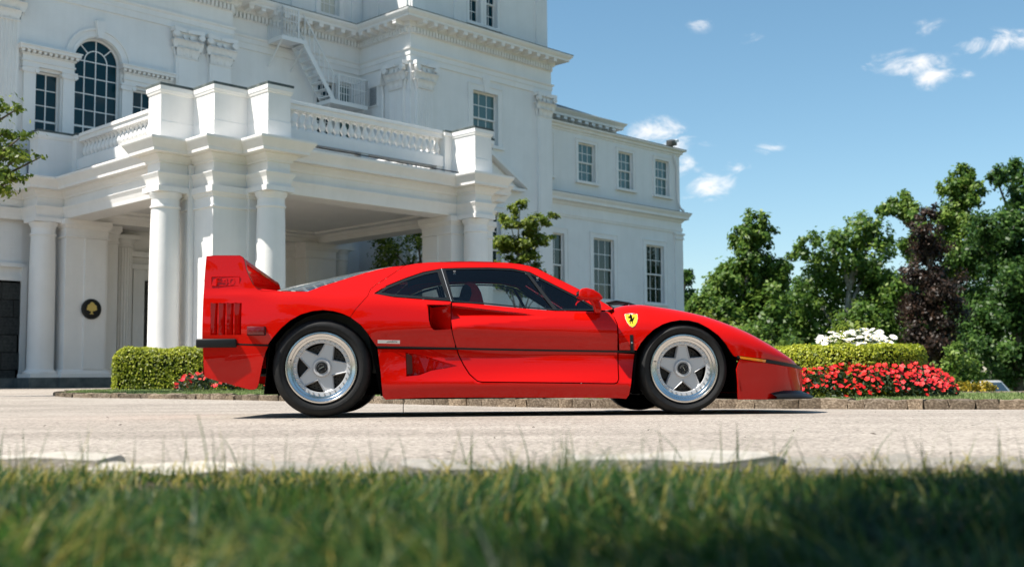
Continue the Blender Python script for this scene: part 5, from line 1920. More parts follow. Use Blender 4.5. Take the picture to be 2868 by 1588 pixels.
def plan(x):
    return np.maximum(hermite(PLX, PLY, np.clip(x, 1.9, 3.497)), 0)


def side_f(x, z):
    """front wing: side wall rolling over into the crest"""
    x, z = np.atleast_1d(np.asarray(x, float)), np.atleast_1d(np.asarray(z, float))
    zt, b = crest(x), plan(x)
    r = np.clip((zt - .30) * .52, .05, .20)
    base = b - .022 * np.clip((z - .5) / .2, 0, 1) ** 2 - .012 * np.clip((.30 - z) / .2, 0, 1)
    # shallow crown over the wheel
    base = base + .010 * np.exp(-((x - 2.45) / .30) ** 2) * np.exp(-((z - .56) / .16) ** 2)
    t = np.clip((z - (zt - r)) / r, 0, 1)
    cs = b * .80
    return cs + (base - cs) * np.sqrt(np.clip(1 - t ** 2.2, 0, 1))


def side_b(x, z):
    x, z = np.atleast_1d(np.asarray(x, float)), np.atleast_1d(np.asarray(z, float))
    return plan(x) * (1 - .03 * np.clip((.34 - z) / .25, 0, 1)) + .004


def offset_poly(poly, d):
    """move a counter-clockwise polygon inwards by d"""
    n = len(poly)
    out = []
    for i in range(n):
        a, b, c = Vector(poly[i - 1]), Vector(poly[i]), Vector(poly[(i + 1) % n])
        e1, e2 = (b - a), (c - b)
        if e1.length < 1e-6 or e2.length < 1e-6:
            out.append(tuple(b))
            continue
        e1.normalize()
        e2.normalize()
        n1, n2 = Vector((-e1.y, e1.x)), Vector((-e2.y, e2.x))
        k = max(.35, 1 + n1.dot(n2))
        q = b + (n1 + n2) / k * d
        out.append((q.x, q.y))
    return out


def dense(poly, step=.03):
    out = []
    n = len(poly)
    for i in range(n):
        a, b = Vector(poly[i]), Vector(poly[(i + 1) % n])
        k = max(1, int((b - a).length / step))
        out += [tuple(a.lerp(b, j / k)) for j in range(k)]
    return out


def panel(name, poly, fn, material, parent, gap=.0018, step=.024, holes=(), out=0.0, thick=.014, sides=(-1, 1), extra=()):
    """body panel: side-view outline laid on the body surface, both sides of the car; edges folded inwards"""
    poly = dense(offset_poly(ccw(list(poly)), gap), .03)
    holes = [dense(offset_poly(ccw(list(h)), -gap), .03) for h in holes]
    xs, zs = [p[0] for p in poly], [p[1] for p in poly]
    pts = []
    j = 0
    z = min(zs) + step * .5
    inner = offset_poly(poly, .006)
    while z < max(zs):
        x = min(xs) + (step * .5 if j % 2 else step)
        while x < max(xs):
            if point_in(inner, x, z) and not any(point_in(h, x, z) for h in holes):
                pts.append((x, z))
            x += step
        z += step * .86
        j += 1
    pts += [p for p in extra if point_in(inner, *p)]
    ov, tri = cdt(poly, holes, pts)
    X, Zz = np.array([p.x for p in ov]), np.array([p.y for p in ov])
    e = 1e-3
    s = fn(X, Zz) + out
    sx = (fn(X + e, Zz) - fn(X - e, Zz)) / (2 * e)
    sz = (fn(X, Zz + e) - fn(X, Zz - e)) / (2 * e)
    nn = np.stack([-sx, np.ones_like(sx), -sz], 1)
    nn /= np.linalg.norm(nn, axis=1)[:, None]
    obs = []
    for sg in sides:
        V = [(x, sg * y, z) for x, y, z in zip(X, s, Zz)]
        Nn = [(a, sg * b, c) for a, b, c in nn]
        # triangle order in (x,z): counter-clockwise looks along +y; outside of the near side (-y) is towards the viewer
        Fs = [t if sg < 0 else t[::-1] for t in tri]
        for loop in [poly] + holes:
            lx, lz = np.array([p[0] for p in loop]), np.array([p[1] for p in loop])
            ls = fn(lx, lz) + out
            b = len(V)
            n = len(loop)
            V += [(x, sg * y, z) for x, y, z in zip(lx, ls, lz)] + [(x, sg * (y - thick), z) for x, y, z in zip(lx, ls, lz)]
            for i in range(n):
                a_, c_ = Vector(loop[i - 1]), Vector(loop[(i + 1) % n])
                t = (c_ - a_)
                nv = Vector((t.y, 0, -t.x)).normalized() if t.length else Vector((0, 0, 1))
                Nn.append((nv.x, 0, nv.z))
            Nn += Nn[-n:]
            for i in range(n):
                k = (i + 1) % n
                f = (b + i, b + n + i, b + n + k, b + k)
                Fs.append(f if sg < 0 else f[::-1])
        me = bpy.data.meshes.new(name)
        me.from_pydata(V, [], Fs)
        me.materials.append(material)
        me.polygons.foreach_set('use_smooth', [True] * len(Fs))
        me.update()
        me.normals_split_custom_set_from_vertices(Nn)
        obs.append(link(name, me, parent))
    return obs


# ---- outlines in side view (x, z)
ARCH_R = Z([(.191, .671), (.139, .695), (.079, .712), (.01, .72), (-.059, .713), (-.136, .69), (-.204, .651), (-.264, .599), (-.315, .539), (-.34, .504)])
ARCH_RF = Z([(.364, .478), (.338, .514), (.304, .566), (.26, .619), (.191, .671)])
ARCH_F = Z([(2.812, .393), (2.796, .40), (2.773, .43), (2.741, .483), (2.693, .54), (2.628, .592), (2.564, .625), (2.499, .641), (2.433, .645), (2.368, .637), (2.31, .618), (2.245, .582), (2.195, .538), (2.154, .49), (2.131, .45)])
CLAM = Z([(.545, 1.057), (.491, 1.012), (.421, .957), (.351, .904), (.320, .872), (.308, .840), (.303, .82), (.264, .772), (.221, .719), (.191, .671)])
GLASSLOW = Z([(-.10, .850), (-.013, .891), (.08, .925), (.165, .958), (.27, .997), (.361, 1.026), (.455, 1.047)])
FIN = Z([(-.788, .500), (-.788, .691), (-.787, .812), (-.785, .916), (-.78, 1.021), (-.776, 1.09), (-.725, 1.096), (-.554, 1.096), (-.535, 1.086), (-.521, 1.058), (-.509, 1.005), (-.488, .953), (-.462, .9), (-.432, .868), (-.400, .854), (-.33, .851), (-.22, .850)])
DOOR = Z([(.873, .776), (.98, .772), (1.084, .764), (1.372, .737), (1.579, .719), (1.828, .714), (1.932, .715), (1.956, .706), (1.981, .674), (1.997, .624), (2.0, .543), (2.002, .396), (1.998, .249), (1.987, .227), (1.966, .219), (1.443, .231), (1.07, .237), (1.038, .244), (.989, .289), (.949, .353), (.917, .418), (.893, .491), (.873, .564), (.865, .644), (.863, .742)])
BLINE = Z([(.369, .473), (.90, .462), (1.046, .457), (1.677, .443), (2.0, .436), (2.126, .434)])

body = empty('body', car)
VENTS = [Z([(x0, .769), (x0 + .002, .560), (x0 + .044, .560), (x0 + .042, .769)]) for x0 in (-.731, -.678, -.625, -.573)]
rq = panel('rear_quarter', FIN + GLASSLOW + CLAM + ARCH_R[1:] + Z([(-.348, .492), (-.561, .499)]), side, M['red'], body, holes=VENTS)
panel('rear_skirt', Z([(-.786, .494), (-.561, .493), (-.346, .481), (-.365, .44), (-.389, .345), (-.409, .234), (-.422, .204), (-.439, .195), (-.473, .195), (-.583, .226), (-.668, .248), (-.753, .275), (-.771, .288), (-.777, .356), (-.782, .459)]), side, M['red'], body)
ROOFE = [(.545, 1.051), (.62, 1.068), (.716, 1.078), (.889, 1.085), (1.019, 1.087), (1.149, 1.085), (1.279, 1.078), (1.36, 1.069), (1.43, 1.053), (1.486, 1.033)]
APIL = [(1.529, 1.008), (1.596, .969), (1.69, .918), (1.775, .870), (1.87, .812), (1.945, .760), (1.985, .726)]
WIN_TOP = Z([(1.86, .722), (1.849, .753), (1.756, .821), (1.638, .889), (1.521, .956), (1.428, 1.011), (1.395, 1.019), (1.302, 1.039), (1.134, 1.045), (.967, 1.042), (.816, 1.036), (.791, 1.032), (.675, 1.007), (.55, .957), (.426, .898), (.344, .838)])
DUCT = Z([(.862, .752), (.72, .756), (.708, .750), (.712, .70), (.716, .653), (.728, .609), (.742, .592), (.758, .587), (.864, .594)])
cab = CLAM[:-1] + [CLAM[-1]] + ARCH_RF[::-1][1:] + [BLINE[0], (.892, .457)] + Z([(.891, .491), (.871, .564), (.866, .594)]) + DUCT[::-1] + Z([(.862, .742), (.868, .784), (.48, .812)]) + WIN_TOP[::-1] + Z([(1.90, .722), (1.94, .721)]) + APIL[::-1] + ROOFE[::-1][:-1]
panel('cabin_side', cab, side, M['red'], body)
NACA = Z([(.560, .432), (.566, .278), (.65, .286), (.728, .316), (.833, .333), (.903, .346), (.789, .377), (.685, .412), (.60, .429)])
SILL = [BLINE[0][:1][0:0] or (.371, .455)] + Z([(.377, .41), (.391, .305), (.398, .219), (.406, .141), (.425, .121), (.529, .127), (.702, .132), (1.045, .131), (1.45, .127), (2.0, .118), (2.051, .113), (2.071, .139), (2.085, .226), (2.103, .322), (2.12, .420)]) + [(2.006, .421)] + [(x + dx_, z + dz_) for (x, z), (dx_, dz_) in zip(DOOR[11:-3], [(.004, 0)] * 2 + [(.003, -.003)] * 2 + [(0, -.004)] * 3 + [(-.003, -.003)] * 3 + [(-.004, 0)] * 4)] + [(.897, .449)]
panel('sill', SILL, side, M['red'], body, holes=[NACA])
lipx = np.linspace(.872, 1.552, 90)
lipz = np.interp(lipx, [.70, .866, 1.561], [.752, .748, .672])
panel('door', DOOR, side, M['red'], car, step=.016, extra=[(x, z + .0012) for x, z in zip(lipx, lipz)] + [(x, z - .0065) for x, z in zip(lipx, lipz)] + [(x, z - .011) for x, z in zip(lipx, lipz)])
WF = Z([(1.943, .721)]) + [(x, float(crest(x)) - .0005) for x in np.linspace(1.96, 3.36, 46)] + Z([(3.37, .332), (3.20, .352), (3.034, .378), (2.835, .401)]) + ARCH_F + Z([(2.126, .441), (2.007, .444), (2.004, .543), (2.001, .624), (1.985, .674), (1.960, .708)])
ex = [(x, float(crest(x)) - k) for x in np.linspace(1.97, 3.35, 84) for k in (.004, .010, .018, .028, .040, .055)]
panel('front_wing', WF, side_f, M['red'], body, extra=ex)
fx = list(np.linspace(3.34, 3.495, 18))
FB = Z([(2.835, .379), (3.029, .354), (3.2, .331)]) + [(x, .314) for x in fx] + [(x, .150) for x in fx[::-1]] + Z([(3.284, .147), (3.189, .123), (3.111, .101), (2.95, .101), (2.822, .101), (2.822, .16), (2.821, .213), (2.811, .31)])
panel('front_bumper', FB, side_b, M['red'], body, extra=[(x, z) for x in (3.42, 3.45, 3.467, 3.48, 3.489, 3.493) for z in np.arange(.16, .31, .02)])

# black waist strip and lamps in it
panel('waist_strip', Z([(-.561, .502), (-.346, .489), (-.346, .483), (-.561, .492)]), side, M['black'], body, gap=0, out=.001)
panel('waist_strip', [(x, z + .006) for x, z in BLINE] + [(x, z - .006) for x, z in BLINE[::-1]], side, M['black'], body, gap=0, out=.0035, step=.05)
STR = [(3.034, .376), (3.1, .368), (3.2, .354), (3.33, .338)] + [(x, .327) for x in np.linspace(3.38, 3.4965, 12)] + [(x, .312) for x in np.linspace(3.4965, 3.38, 12)] + [(3.3, .318), (3.2, .332), (3.1, .346), (3.031, .353)]
panel('waist_strip', Z(STR), side_b, M['black'], body, gap=0, out=.008, thick=.03)
panel('indicator', Z([(2.836, .399), (3.032, .375), (3.029, .355), (2.839, .381)]), side_b, M['amber'], car, gap=.001, out=.006)
panel('indicator_end', Z([(2.818, .402), (2.834, .400), (2.837, .381), (2.822, .383)]), side_b, M['black'], body, gap=0, out=.006)

# vents behind the rear wheels: dark red backing with slanted slats
for v in VENTS:
    x0, z1, z0 = v[0][0], v[0][1], v[1][1]
    for sg in (-1, 1):
        s0 = float(side(x0, (z0 + z1) / 2)[0])
        MB().add([(x0 - .004, sg * (s0 - .004), z0 - .004), (x0 + .05, sg * (s0 - .034), z0 - .004), (x0 + .05, sg * (s0 - .034), z1 + .004), (x0 - .004, sg * (s0 - .004), z1 + .004)], [(0, 1, 2, 3) if sg < 0 else (3, 2, 1, 0)]).build('vent_slat', M['red'], body)
# lower intake: sloping floor, rear face with mesh
for sg in (-1, 1):
    mb = MB()
    q = dense(NACA, .03)
    qa = np.array(q)
    dpt = np.clip((.903 - qa[:, 0]) / .34, 0, 1) ** .8 * .070
    ss = side(qa[:, 0], qa[:, 1])
    n = len(q)
    vs = [(x, sg * (s - .001), z) for (x, z), s in zip(q, ss)] + [(x, sg * (s - .002 - d), z) for (x, z), s, d in zip(q, ss, dpt)]
    fs = []
    for i in range(n):
        f = (i, (i + 1) % n, n + (i + 1) % n, n + i)
        fs.append(f)
    ov, tri = cdt(q)
    mb.add(vs, fs)
    sx_ = side(np.array([p.x for p in ov]), np.array([p.y for p in ov]))
    dd = np.clip((.903 - np.array([p.x for p in ov])) / .34, 0, 1) ** .8 * .070
    mb.add([(p.x, sg * (s - .002 - d), p.y) for p, s, d in zip(ov, sx_, dd)], [t if sg < 0 else t[::-1] for t in tri])
    mb.build('lower_intake', M['red'], body)
    # door-side intake: box going inwards
    s0 = .93
    mb = MB()
    mb.add([(.862, sg * (s0 - .045), .584), (.862, sg * (s0 - .045), .748), (.735, sg * (s0 - .115), .740), (.735, sg * (s0 - .115), .592)], [(0, 1, 2, 3)])
    mb.add([(.735, sg * (s0 - .115), .592), (.735, sg * (s0 - .115), .740), (.70, sg * (s0 - .02), .752), (.70, sg * (s0 - .02), .580)], [(0, 1, 2, 3)])
    mb.add([(.70, sg * (s0 + .01), .752), (.87, sg * (s0 - .02), .752), (.87, sg * (s0 - .15), .752), (.70, sg * (s0 - .15), .752)], [(0, 1, 2, 3)])
    mb.add([(.70, sg * (s0 + .018), .580), (.87, sg * (s0 + .008), .582), (.87, sg * (s0 - .15), .582), (.70, sg * (s0 - .15), .580)], [(0, 1, 2, 3)])
    mb.build('upper_intake', M['red'], body)
    mb = MB()
    mb.add([(.732, sg * (s0 - .11), .595), (.732, sg * (s0 - .11), .738), (.712, sg * (s0 - .05), .745), (.716, sg * (s0 - .05), .588)], [(0, 1, 2, 3)])
    mb.build('intake_mesh', M['void'], body)
    mb = MB()
    mb.add([(.568, sg * (.954 - .012), .285), (.563, sg * (.956 - .012), .42), (.60, sg * (.955 - .050), .41), (.605, sg * (.954 - .050), .29)], [(0, 1, 2, 3)])
    mb.build('intake_mesh', M['mesh_red'], body)


# ---- surfaces across the car
def cross(name, rows, material, parent, n=16, smooth=True, pw=2):
    """rows: list of (edge (x,s,z), centre (x,z)); surface from side to side"""
    V, Fs = [], []
    for (ex_, es, ez), (cx_, cz) in rows:
        for k in range(n + 1):
            t = -1 + 2 * k / n
            f = abs(t) ** pw
            V.append((cx_ + (ex_ - cx_) * f, es * t, cz + (ez - cz) * f))
    for j in range(len(rows) - 1):
        for k in range(n):
            a = j * (n + 1) + k
            Fs.append((a, a + n + 1, a + n + 2, a + 1))
    mb = MB().add(V, Fs)
    return mb.build(name, material, parent, 60 if smooth else None)


def edge(p):
    return (p[0], float(side(p[0], p[1])[0]) - .003, p[1])


cross('roof', [(edge(p), (p[0], p[1] + .022)) for p in ROOFE], M['red'], body)
ws = [ROOFE[-1]] + APIL
cw = [(1.525 + (2.10 - 1.525) * t, 1.056 + (.775 - 1.056) * t) for t in np.linspace(0, 1, len(ws))]
cross('windscreen', [(edge(p), c) for p, c in zip(ws, cw)], M['car_glass'], car)
hx = list(np.linspace(1.99, 3.46, 42))
cross('bonnet', [((x, float(plan(x)) * .80 + .001, float(crest(x)) - .001), (x, float(crest(x)) - .035 * min(1, (3.50 - x) / .5))) for x in hx] + [((3.490, .09, .313), (3.498, .313))], M['red'], body)
eg = [(x, z) for x, z in GLASSLOW]
cg = [(-.40, .880), (-.25, .922), (-.10, .957), (.05, .990), (.19, 1.020), (.33, 1.046), (.452, 1.066)]
cross('engine_cover', [(edge(p), c) for p, c in zip(eg, cg)], M['plexi'], car, 24, pw=5)
lv_ = empty('engine_louvres', car)
for k in range(11):
    t = .05 + .085 * k
    xx = np.interp(t, np.linspace(0, 1, 7), [c[0] for c in cg])
    zz_ = np.interp(t, np.linspace(0, 1, 7), [c[1] for c in cg])
    ee = [np.interp(t, np.linspace(0, 1, 7), [edge(p)[i] for p in eg]) for i in range(3)]
    V = []
    for j in range(13):
        u = -.9 + 1.8 * j / 12
        f = abs(u) ** 5
        V += [(xx + (ee[0] - xx) * f - .0, ee[1] * u, zz_ + (ee[2] - zz_) * f - .016), (xx + (ee[0] - xx) * f - .060, ee[1] * u, zz_ + (ee[2] - zz_) * f - .022)]
    MB().add(V, [(2 * j, 2 * j + 1, 2 * j + 3, 2 * j + 2) for j in range(12)]).build('slat', M['plate'], lv_)
# engine below the cover
mb = MB().box(-.35, -.6, .30, .5, .6, .76)
for k in range(4):
    mb.box(-.2 + k * .16, -.4, .76, -.10 + k * .16, .4, .83)
mb.build('engine', M['grey_metal'], car)
cross('rear_header', [(edge((.455, 1.041)), (.452, 1.060)), (edge((.50, 1.046)), (.50, 1.068)), (edge(ROOFE[0]), (ROOFE[0][0], ROOFE[0][1] + .022))], M['red'], body)

# tail: deck, rear face, lamps, wing
mb = MB()
mb.add([(-.775, -.90, .846), (-.30, -.90, .846), (-.30, .90, .846), (-.775, .90, .846)], [(0, 1, 2, 3)])
mb.add([(-.30, -.90, .846), (-.09, -.88, .846), (-.35, 0, .868), (-.09, .88, .846), (-.30, .90, .846)], [(0, 1, 2, 3, 4)])
mb.add([(-.782, -.90, .29), (-.782, -.90, .846), (-.782, .90, .846), (-.782, .90, .29)], [(0, 3, 2, 1)])
for sg in (-1, 1):
    # inner faces of the wing uprights
    f = [p for p in FIN if p[1] > .84]
    V = [(x, sg * (float(side(x, z)[0]) - .05), z) for x, z in f]
    c = (-.60, sg * .82, .90)
    V0 = len(V)
    mb.add(V, [tuple(range(V0)) if sg > 0 else tuple(range(V0))[::-1]])
    W_ = [(x, sg * (float(side(x, z)[0]) - .002), z) for x, z in f]
    mb.add(V + W_, [(i, i + 1, V0 + i + 1, V0 + i) if sg < 0 else (i, V0 + i, V0 + i + 1, i + 1) for i in range(V0 - 1)])
mb.build('tail', M['red'], body)
wing = MB().prism(ccw([(-.776, 1.076), (-.776, 1.086), (-.70, 1.088), (-.56, 1.085), (-.530, 1.074), (-.522, 1.058), (-.535, 1.046), (-.60, 1.050)]), -.885, .885, 'y')
bevelled(wing, 'wing', M['red'], body, .004, 2)
for sg in (-1, 1):
    for k in range(3):
        MB().lathe([(0, 1.092), (.006, 1.092), (.007, 1.088)], (-.73 + k * .075, sg * .86, 0), 8).build('bolt', M['void'], body)
    for y in (.52, .76):
        MB().lathe([(0, -.800), (.075, -.798), (.085, -.79), (.085, -.775)], (0, sg * y, .64), 24, 'x').build('tail_lamp', M['lens_red'], car, 40)
bb = MB()
bb.box(-.815, -.955, .468, -.555, -.90, .527)
bevelled(bb, 'bumper', M['black'], car, .012, 3)
bevelled(MB().box(-.815, .90, .468, -.555, .955, .527), 'bumper', M['black'], car, .012, 3)
for sg in (-1, 1):
    s0 = float(side(-.6, .5)[0])
    mb = MB().prism(ccw([(-.818, .468), (-.555, .468), (-.555, .526), (-.818, .526)]), sg * (s0 - .01), sg * (s0 + .036), 'y')
    bevelled(mb, 'bumper', M['black'], car, .010, 3)
    mb = MB().box(-.481, sg * .945, .550, -.370, sg * 1.0, .602)
    bevelled(mb, 'side_marker', M['lens_red'], car, .007, 2)
    s1 = float(side(-.43, .576)[0]) + .001
    mb = MB().prism(ccw([(-.487, .546), (-.364, .546), (-.364, .606), (-.487, .606)]), sg * (s1 - .01), sg * (s1 + .012), 'y')
    bevelled(mb, 'marker_bezel', M['black'], car, .004, 1)
MB().box(-.80, -.9, .468, -.775, .9, .527).build('bumper', M['black'], car)

# chin spoiler
ch = []
for k in range(25):
    t = -1 + 2 * k / 24
    ch.append(t)
V, Fs = [], []
for t in np.linspace(-1, 1, 41):
    a = t * math.pi / 2
    x1 = 3.10 + .425 * math.cos(a) ** .75
    y1 = .90 * math.copysign(abs(math.sin(a)) ** .8, a)
    xi = 3.06 + .415 * math.cos(a) ** .75
    yi = y1 * .955
    V += [(xi - .02, yi * .97, .155), (x1 - .005, y1, .118), (x1 + .004, y1 * 1.003, .108), (x1 - .01, y1, .098), (xi - .15, yi * .9, .094)]
n = 5
for j in range(40):
    for k in range(4):
        a = j * n + k
        Fs.append((a, a + n, a + n + 1, a + 1))
MB().add(V, Fs).build('chin_spoiler', M['black'], car, 45)

# floor pan, wheel wells, bulkheads
mb = MB()
mb.box(-.34, -.52, .15, 3.05, .52, .17)
mb.box(-.60, -.52, .30, -.34, .52, .34)
mb.box(.42, -.90, .118, 2.04, .90, .15)
mb.box(2.84, -.80, .100, 3.25, .80, .14)
mb.box(.68, -.80, .17, .74, .80, .80)
mb.box(1.98, -.80, .17, 2.03, .80, .70)
mb.box(-.70, -.84, .30, -.66, .84, .80)
mb.box(-.42, -.56, .17, .68, -.52, .72).box(-.42, .52, .17, .68, .56, .72)
mb.box(2.03, -.56, .17, 2.9, -.52, .55).box(2.03, .52, .17, 2.9, .56, .55)
mb.build('underbody', M['void'], car)
for arch_, zl in ((ARCH_RF[:-1][::-1] and (ARCH_RF + ARCH_R[1:]), .15), (ARCH_F, .15)):
    pts = [(arch_[0][0] + .035 * (1 if arch_[0][0] > arch_[-1][0] else -1), zl)] + list(arch_) + [(arch_[-1][0] - .035 * (1 if arch_[0][0] > arch_[-1][0] else -1), zl)]
    for sg in (-1, 1):
        V, Fs = [], []
        n = len(pts)
        for y, k in ((.93, 1.0), (.90, 1.02), (.53, 1.02)):
            for x, z in pts:
                xm = sum(p[0] for p in pts) / n
                V.append((xm + (x - xm) * k, sg * min(y, float(side(x, max(z, .3))[0]) - .010 if x < 2 else .93), z + .008 * (k > 1)))
        for r_ in range(2):
            for i in range(n - 1):
                Fs.append((r_ * n + i, r_ * n + i + 1, (r_ + 1) * n + i + 1, (r_ + 1) * n + i))
        Fs.append(tuple(2 * n + i for i in range(n)))
        MB().add(V, Fs).build('wheel_well', M['void'], car)
for sg in (-1, 1):
    MB().prism(ccw([(.39, .14), (.46, .14), (.46, .7), (.33, .7), (.30, .6)]), sg * .55, sg * .90, 'y').build('inner_arch', M['void'], car)
MB().box(.54, -.93, .02, .545, -.915, .125).build('mud_flap', M['black'], car)

# ---- glazing
QW = Z([(.352, .836), (.426, .894), (.55, .953), (.675, 1.003), (.785, 1.029), (.862, .790), (.48, .816)])
DW = Z([(.818, 1.033), (.967, 1.039), (1.134, 1.042), (1.302, 1.036), (1.395, 1.016), (1.428, 1.008), (1.521, .953), (1.638, .886), (1.756, .818), (1.849, .750), (1.858, .722), (1.579, .724), (1.372, .742), (1.084, .769), (.878, .783)])
QH = offset_poly(ccw(QW), .018)
panel('window_seal', QW, side, M['black'], car, gap=0, holes=[QH], out=-.004, step=.06)
panel('quarter_window', offset_poly(ccw(QW), .012), side, M['car_glass'], car, gap=0, out=-.009, step=.05)
DH = offset_poly(ccw(DW), .009)
panel('window_seal', DW, side, M['black'], car, gap=0, holes=[DH], out=-.004, step=.06)
panel('door_window', offset_poly(ccw(DW), .006), side, M['car_glass'], car, gap=0, out=-.009, step=.05)
panel('pillar_trim', Z([(.786, 1.032), (.820, 1.036), (.880, .783), (.858, .786)]), side, M['black'], car, gap=.0, out=.001, step=.05)
panel('window_bar', Z([(1.390, 1.019), (1.416, 1.013), (1.601, .724), (1.572, .724)]), side, M['black'], car, gap=.0, out=.0, step=.05)
panel('pillar_bead', Z([(.801, 1.034), (.8035, 1.035), (.8685, .786), (.866, .787)]), side, M['satin'], car, gap=.0, out=.004, step=.05)
# maker's marks etched in the glass: small pale crosses between two bars
for (mx, mz) in ((.893, .998), (1.478, .951)):
    mb = MB()
    y = -(float(side(mx, mz)[0]) - .006)
    for dx_, dz_, ww, hh in ((0, .011, .018, .003), (0, -.011, .018, .003)):
        mb.box(mx + dx_ - ww / 2, y - .0008, mz + dz_ - hh / 2, mx + dx_ + ww / 2, y, mz + dz_ + hh / 2)
    mb.bar((mx - .008, y - .0004, mz - .008), (mx + .008, y - .0004, mz + .008), .0035, .0008)
    mb.bar((mx - .008, y - .0005, mz + .008), (mx + .008, y - .0005, mz - .008), .0035, .0008)
    mb.build('glass_mark', M['plate'], car)

# ---- cabin
cbn = MB()
cbn.prism(ccw([(1.70, .42), (1.99, .42), (2.02, .70), (1.90, .735), (1.74, .720), (1.70, .64)]), -.78, .78, 'y')
bevelled(cbn, 'dashboard', M['cloth_dark'], car, .03, 3)
for yy in (-.36, .36):
    sb = empty('seat', car)
    q = ccw([(.955, .90), (.975, .935), (1.02, .940), (1.055, .925), (1.085, .87), (1.105, .79), (1.13, .62), (1.19, .42), (1.50, .44), (1.55, .36), (1.18, .25), (1.07, .36), (1.00, .62), (.965, .80)])
    bevelled(MB().prism(q, yy - .20, yy + .20, 'y'), 'shell', M['cloth_red'], sb, .03, 3)
    bevelled(MB().prism(ccw([(.985, .925), (1.012, .905), (1.02, .86), (1.0, .80), (.955, .80), (.94, .88), (.96, .925)]), yy - .207, yy + .207, 'y'), 'harness_pad', M['cloth_dark'], sb, .01, 2)
MB().box(.73, -.72, .36, .95, .72, .82).build('bulkhead', M['cloth_dark'], car)
st_ = MB()
for k in range(24):
    a0, a1 = 2 * math.pi * k / 24, 2 * math.pi * (k + 1) / 24

    def sw(a):
        return (1.62 + .05 * math.sin(a), .36 + .17 * math.cos(a), .655 + .165 * math.sin(a))
    st_.tube([sw(a0), sw(a1)], .014, 6)
st_.bar((1.62, .20, .655), (1.62, .52, .655), .03, .01).bar((1.62, .36, .655), (1.75, .36, .60), .03, .03)
st_.build('steering_wheel', M['black'], car, 50)
MB().bar((1.60, -.20, .78), (1.60, -.20, .80), .04).bar((1.58, .0, .99), (1.58, .0, .95), .02).box(1.56, -.11, .905, 1.585, .11, .955).build('rear_view_mirror', M['black'], car)
hl = [(x, z - .02) for x, z in ROOFE]
cross('headlining', [((p[0], edge(p)[1] - .02, p[1] - .01), (p[0], p[1])) for p in hl], M['cloth_dark'], car)
for sg in (-1, 1):
    MB().bar((1.47, sg * .565, 1.00), (1.90, sg * .80, .735), .03, .04).build('pillar_lining', M['cloth_dark'], car)

# ---- mirrors
for sg in (-1, 1):
    q = ccw(Z([(1.722, .802), (1.722, .835), (1.738, .855), (1.775, .860), (1.82, .848), (1.862, .822), (1.884, .795), (1.878, .780), (1.80, .783), (1.755, .786)]))
    mr = empty('mirror', car)
    bevelled(MB().prism(q, sg * .885, sg * 1.045, 'y'), 'shell', M['red'], mr, .028, 4, 50)
    stq = ccw(Z([(1.80, .800), (1.872, .800), (1.893, .745), (1.890, .700), (1.846, .697), (1.836, .750)]))
    bevelled(MB().prism(stq, sg * .868, sg * .925, 'y'), 'stalk', M['red'], mr, .014, 3, 50)
    MB().box(1.7205, sg * .905, .802, 1.7225, sg * 1.03, .838).build('glass', M['mirror_glass'], mr)

# ---- wipers
mb = MB()
mb.tube([(2.00, -.10, .800), (2.05, -.25, .805), (2.10, -.40, .796), (2.14, -.52, .776)], .008, 6)
mb.tube([(1.985, -.05, .812), (2.06, -.28, .818), (2.16, -.55, .782)], .006, 6)
mb.tube([(1.97, -.42, .782), (2.0, -.45, .800), (2.07, -.47, .808), (2.15, -.52, .790), (2.19, -.56, .770)], .009, 6)
mb.build('wiper', M['black'], car, 60)

# ---- badges
sp = Z([(2.058, .690), (2.066, .694), (2.10, .697), (2.134, .694), (2.142, .690), (2.140, .66), (2.131, .632), (2.117, .611), (2.100, .600), (2.083, .611), (2.069, .632), (2.060, .66)])
shd = empty('shield_badge', car)
panel('field', sp, side_f, M['yellow'], shd, gap=0, out=.0035, step=.02)
panel('border', offset_poly(ccw(sp), -.0022), side_f, M['plate'], shd, gap=0, out=.0020, step=.02)
horse = [(.0, .30), (.045, .36), (.075, .345), (.085, .30), (.06, .285), (.085, .24), (.12, .19), (.19, .20), (.235, .16), (.22, .145), (.17, .165), (.135, .135), (.19, .10), (.20, .05), (.18, .05), (.165, .085), (.11, .09), (.08, .03), (.115, -.04), (.16, -.07), (.165, -.12), (.12, -.17), (.145, -.235), (.115, -.24), (.085, -.17), (.115, -.115), (.06, -.10), (.02, -.15), (.01, -.22), (-.03, -.26), (-.06, -.25), (-.03, -.215), (-.025, -.14), (-.055, -.08), (-.09, -.03), (-.13, .04), (-.125, .11), (-.175, .10), (-.20, .05), (-.185, .14), (-.13, .16), (-.085, .10), (-.06, .03), (-.03, .10), (-.045, .18), (-.03, .25)]
hq = [(2.100 + .115 * px * -1.0 + 0.0, .655 + ZC + .115 * pz) for px, pz in horse]
panel('horse', hq, side_f, M['void'], shd, gap=0, out=.0055, step=.02, thick=.003)
tb = MB()
for k, (cc, a, b) in enumerate((('stem', 2.066, 2.0885), ('daisy', 2.0885, 2.1115), ('bloom1', 2.1115, 2.134))):
    panel('tricolour', Z([(a, .691), (b, .691), (b, .6955), (a, .6955)]), side_f, M[cc], shd, gap=0, out=.0045, step=.02, thick=.002)
bz = Z([(.373, .520), (.521, .517), (.520, .495), (.373, .498)])
panel('maker_plate', bz, side, M['plate'], car, gap=0, out=.0025, step=.04)
me = text_mesh('disegno', .010, M['black'], .0004)
me2 = text_mesh('pininfarina', .017, M['black'], .0004, .25)
for sg, rot in ((-1, 0), (1, math.pi)):
    s0 = float(side(.445, .5)[0]) + .0036
    link('lettering', me, car, (.40 if sg < 0 else .49, sg * s0, .502), (R(90), 0, rot))
    link('lettering', me2, car, (.468 if sg < 0 else .42, sg * s0, .502), (R(90), 0, rot))
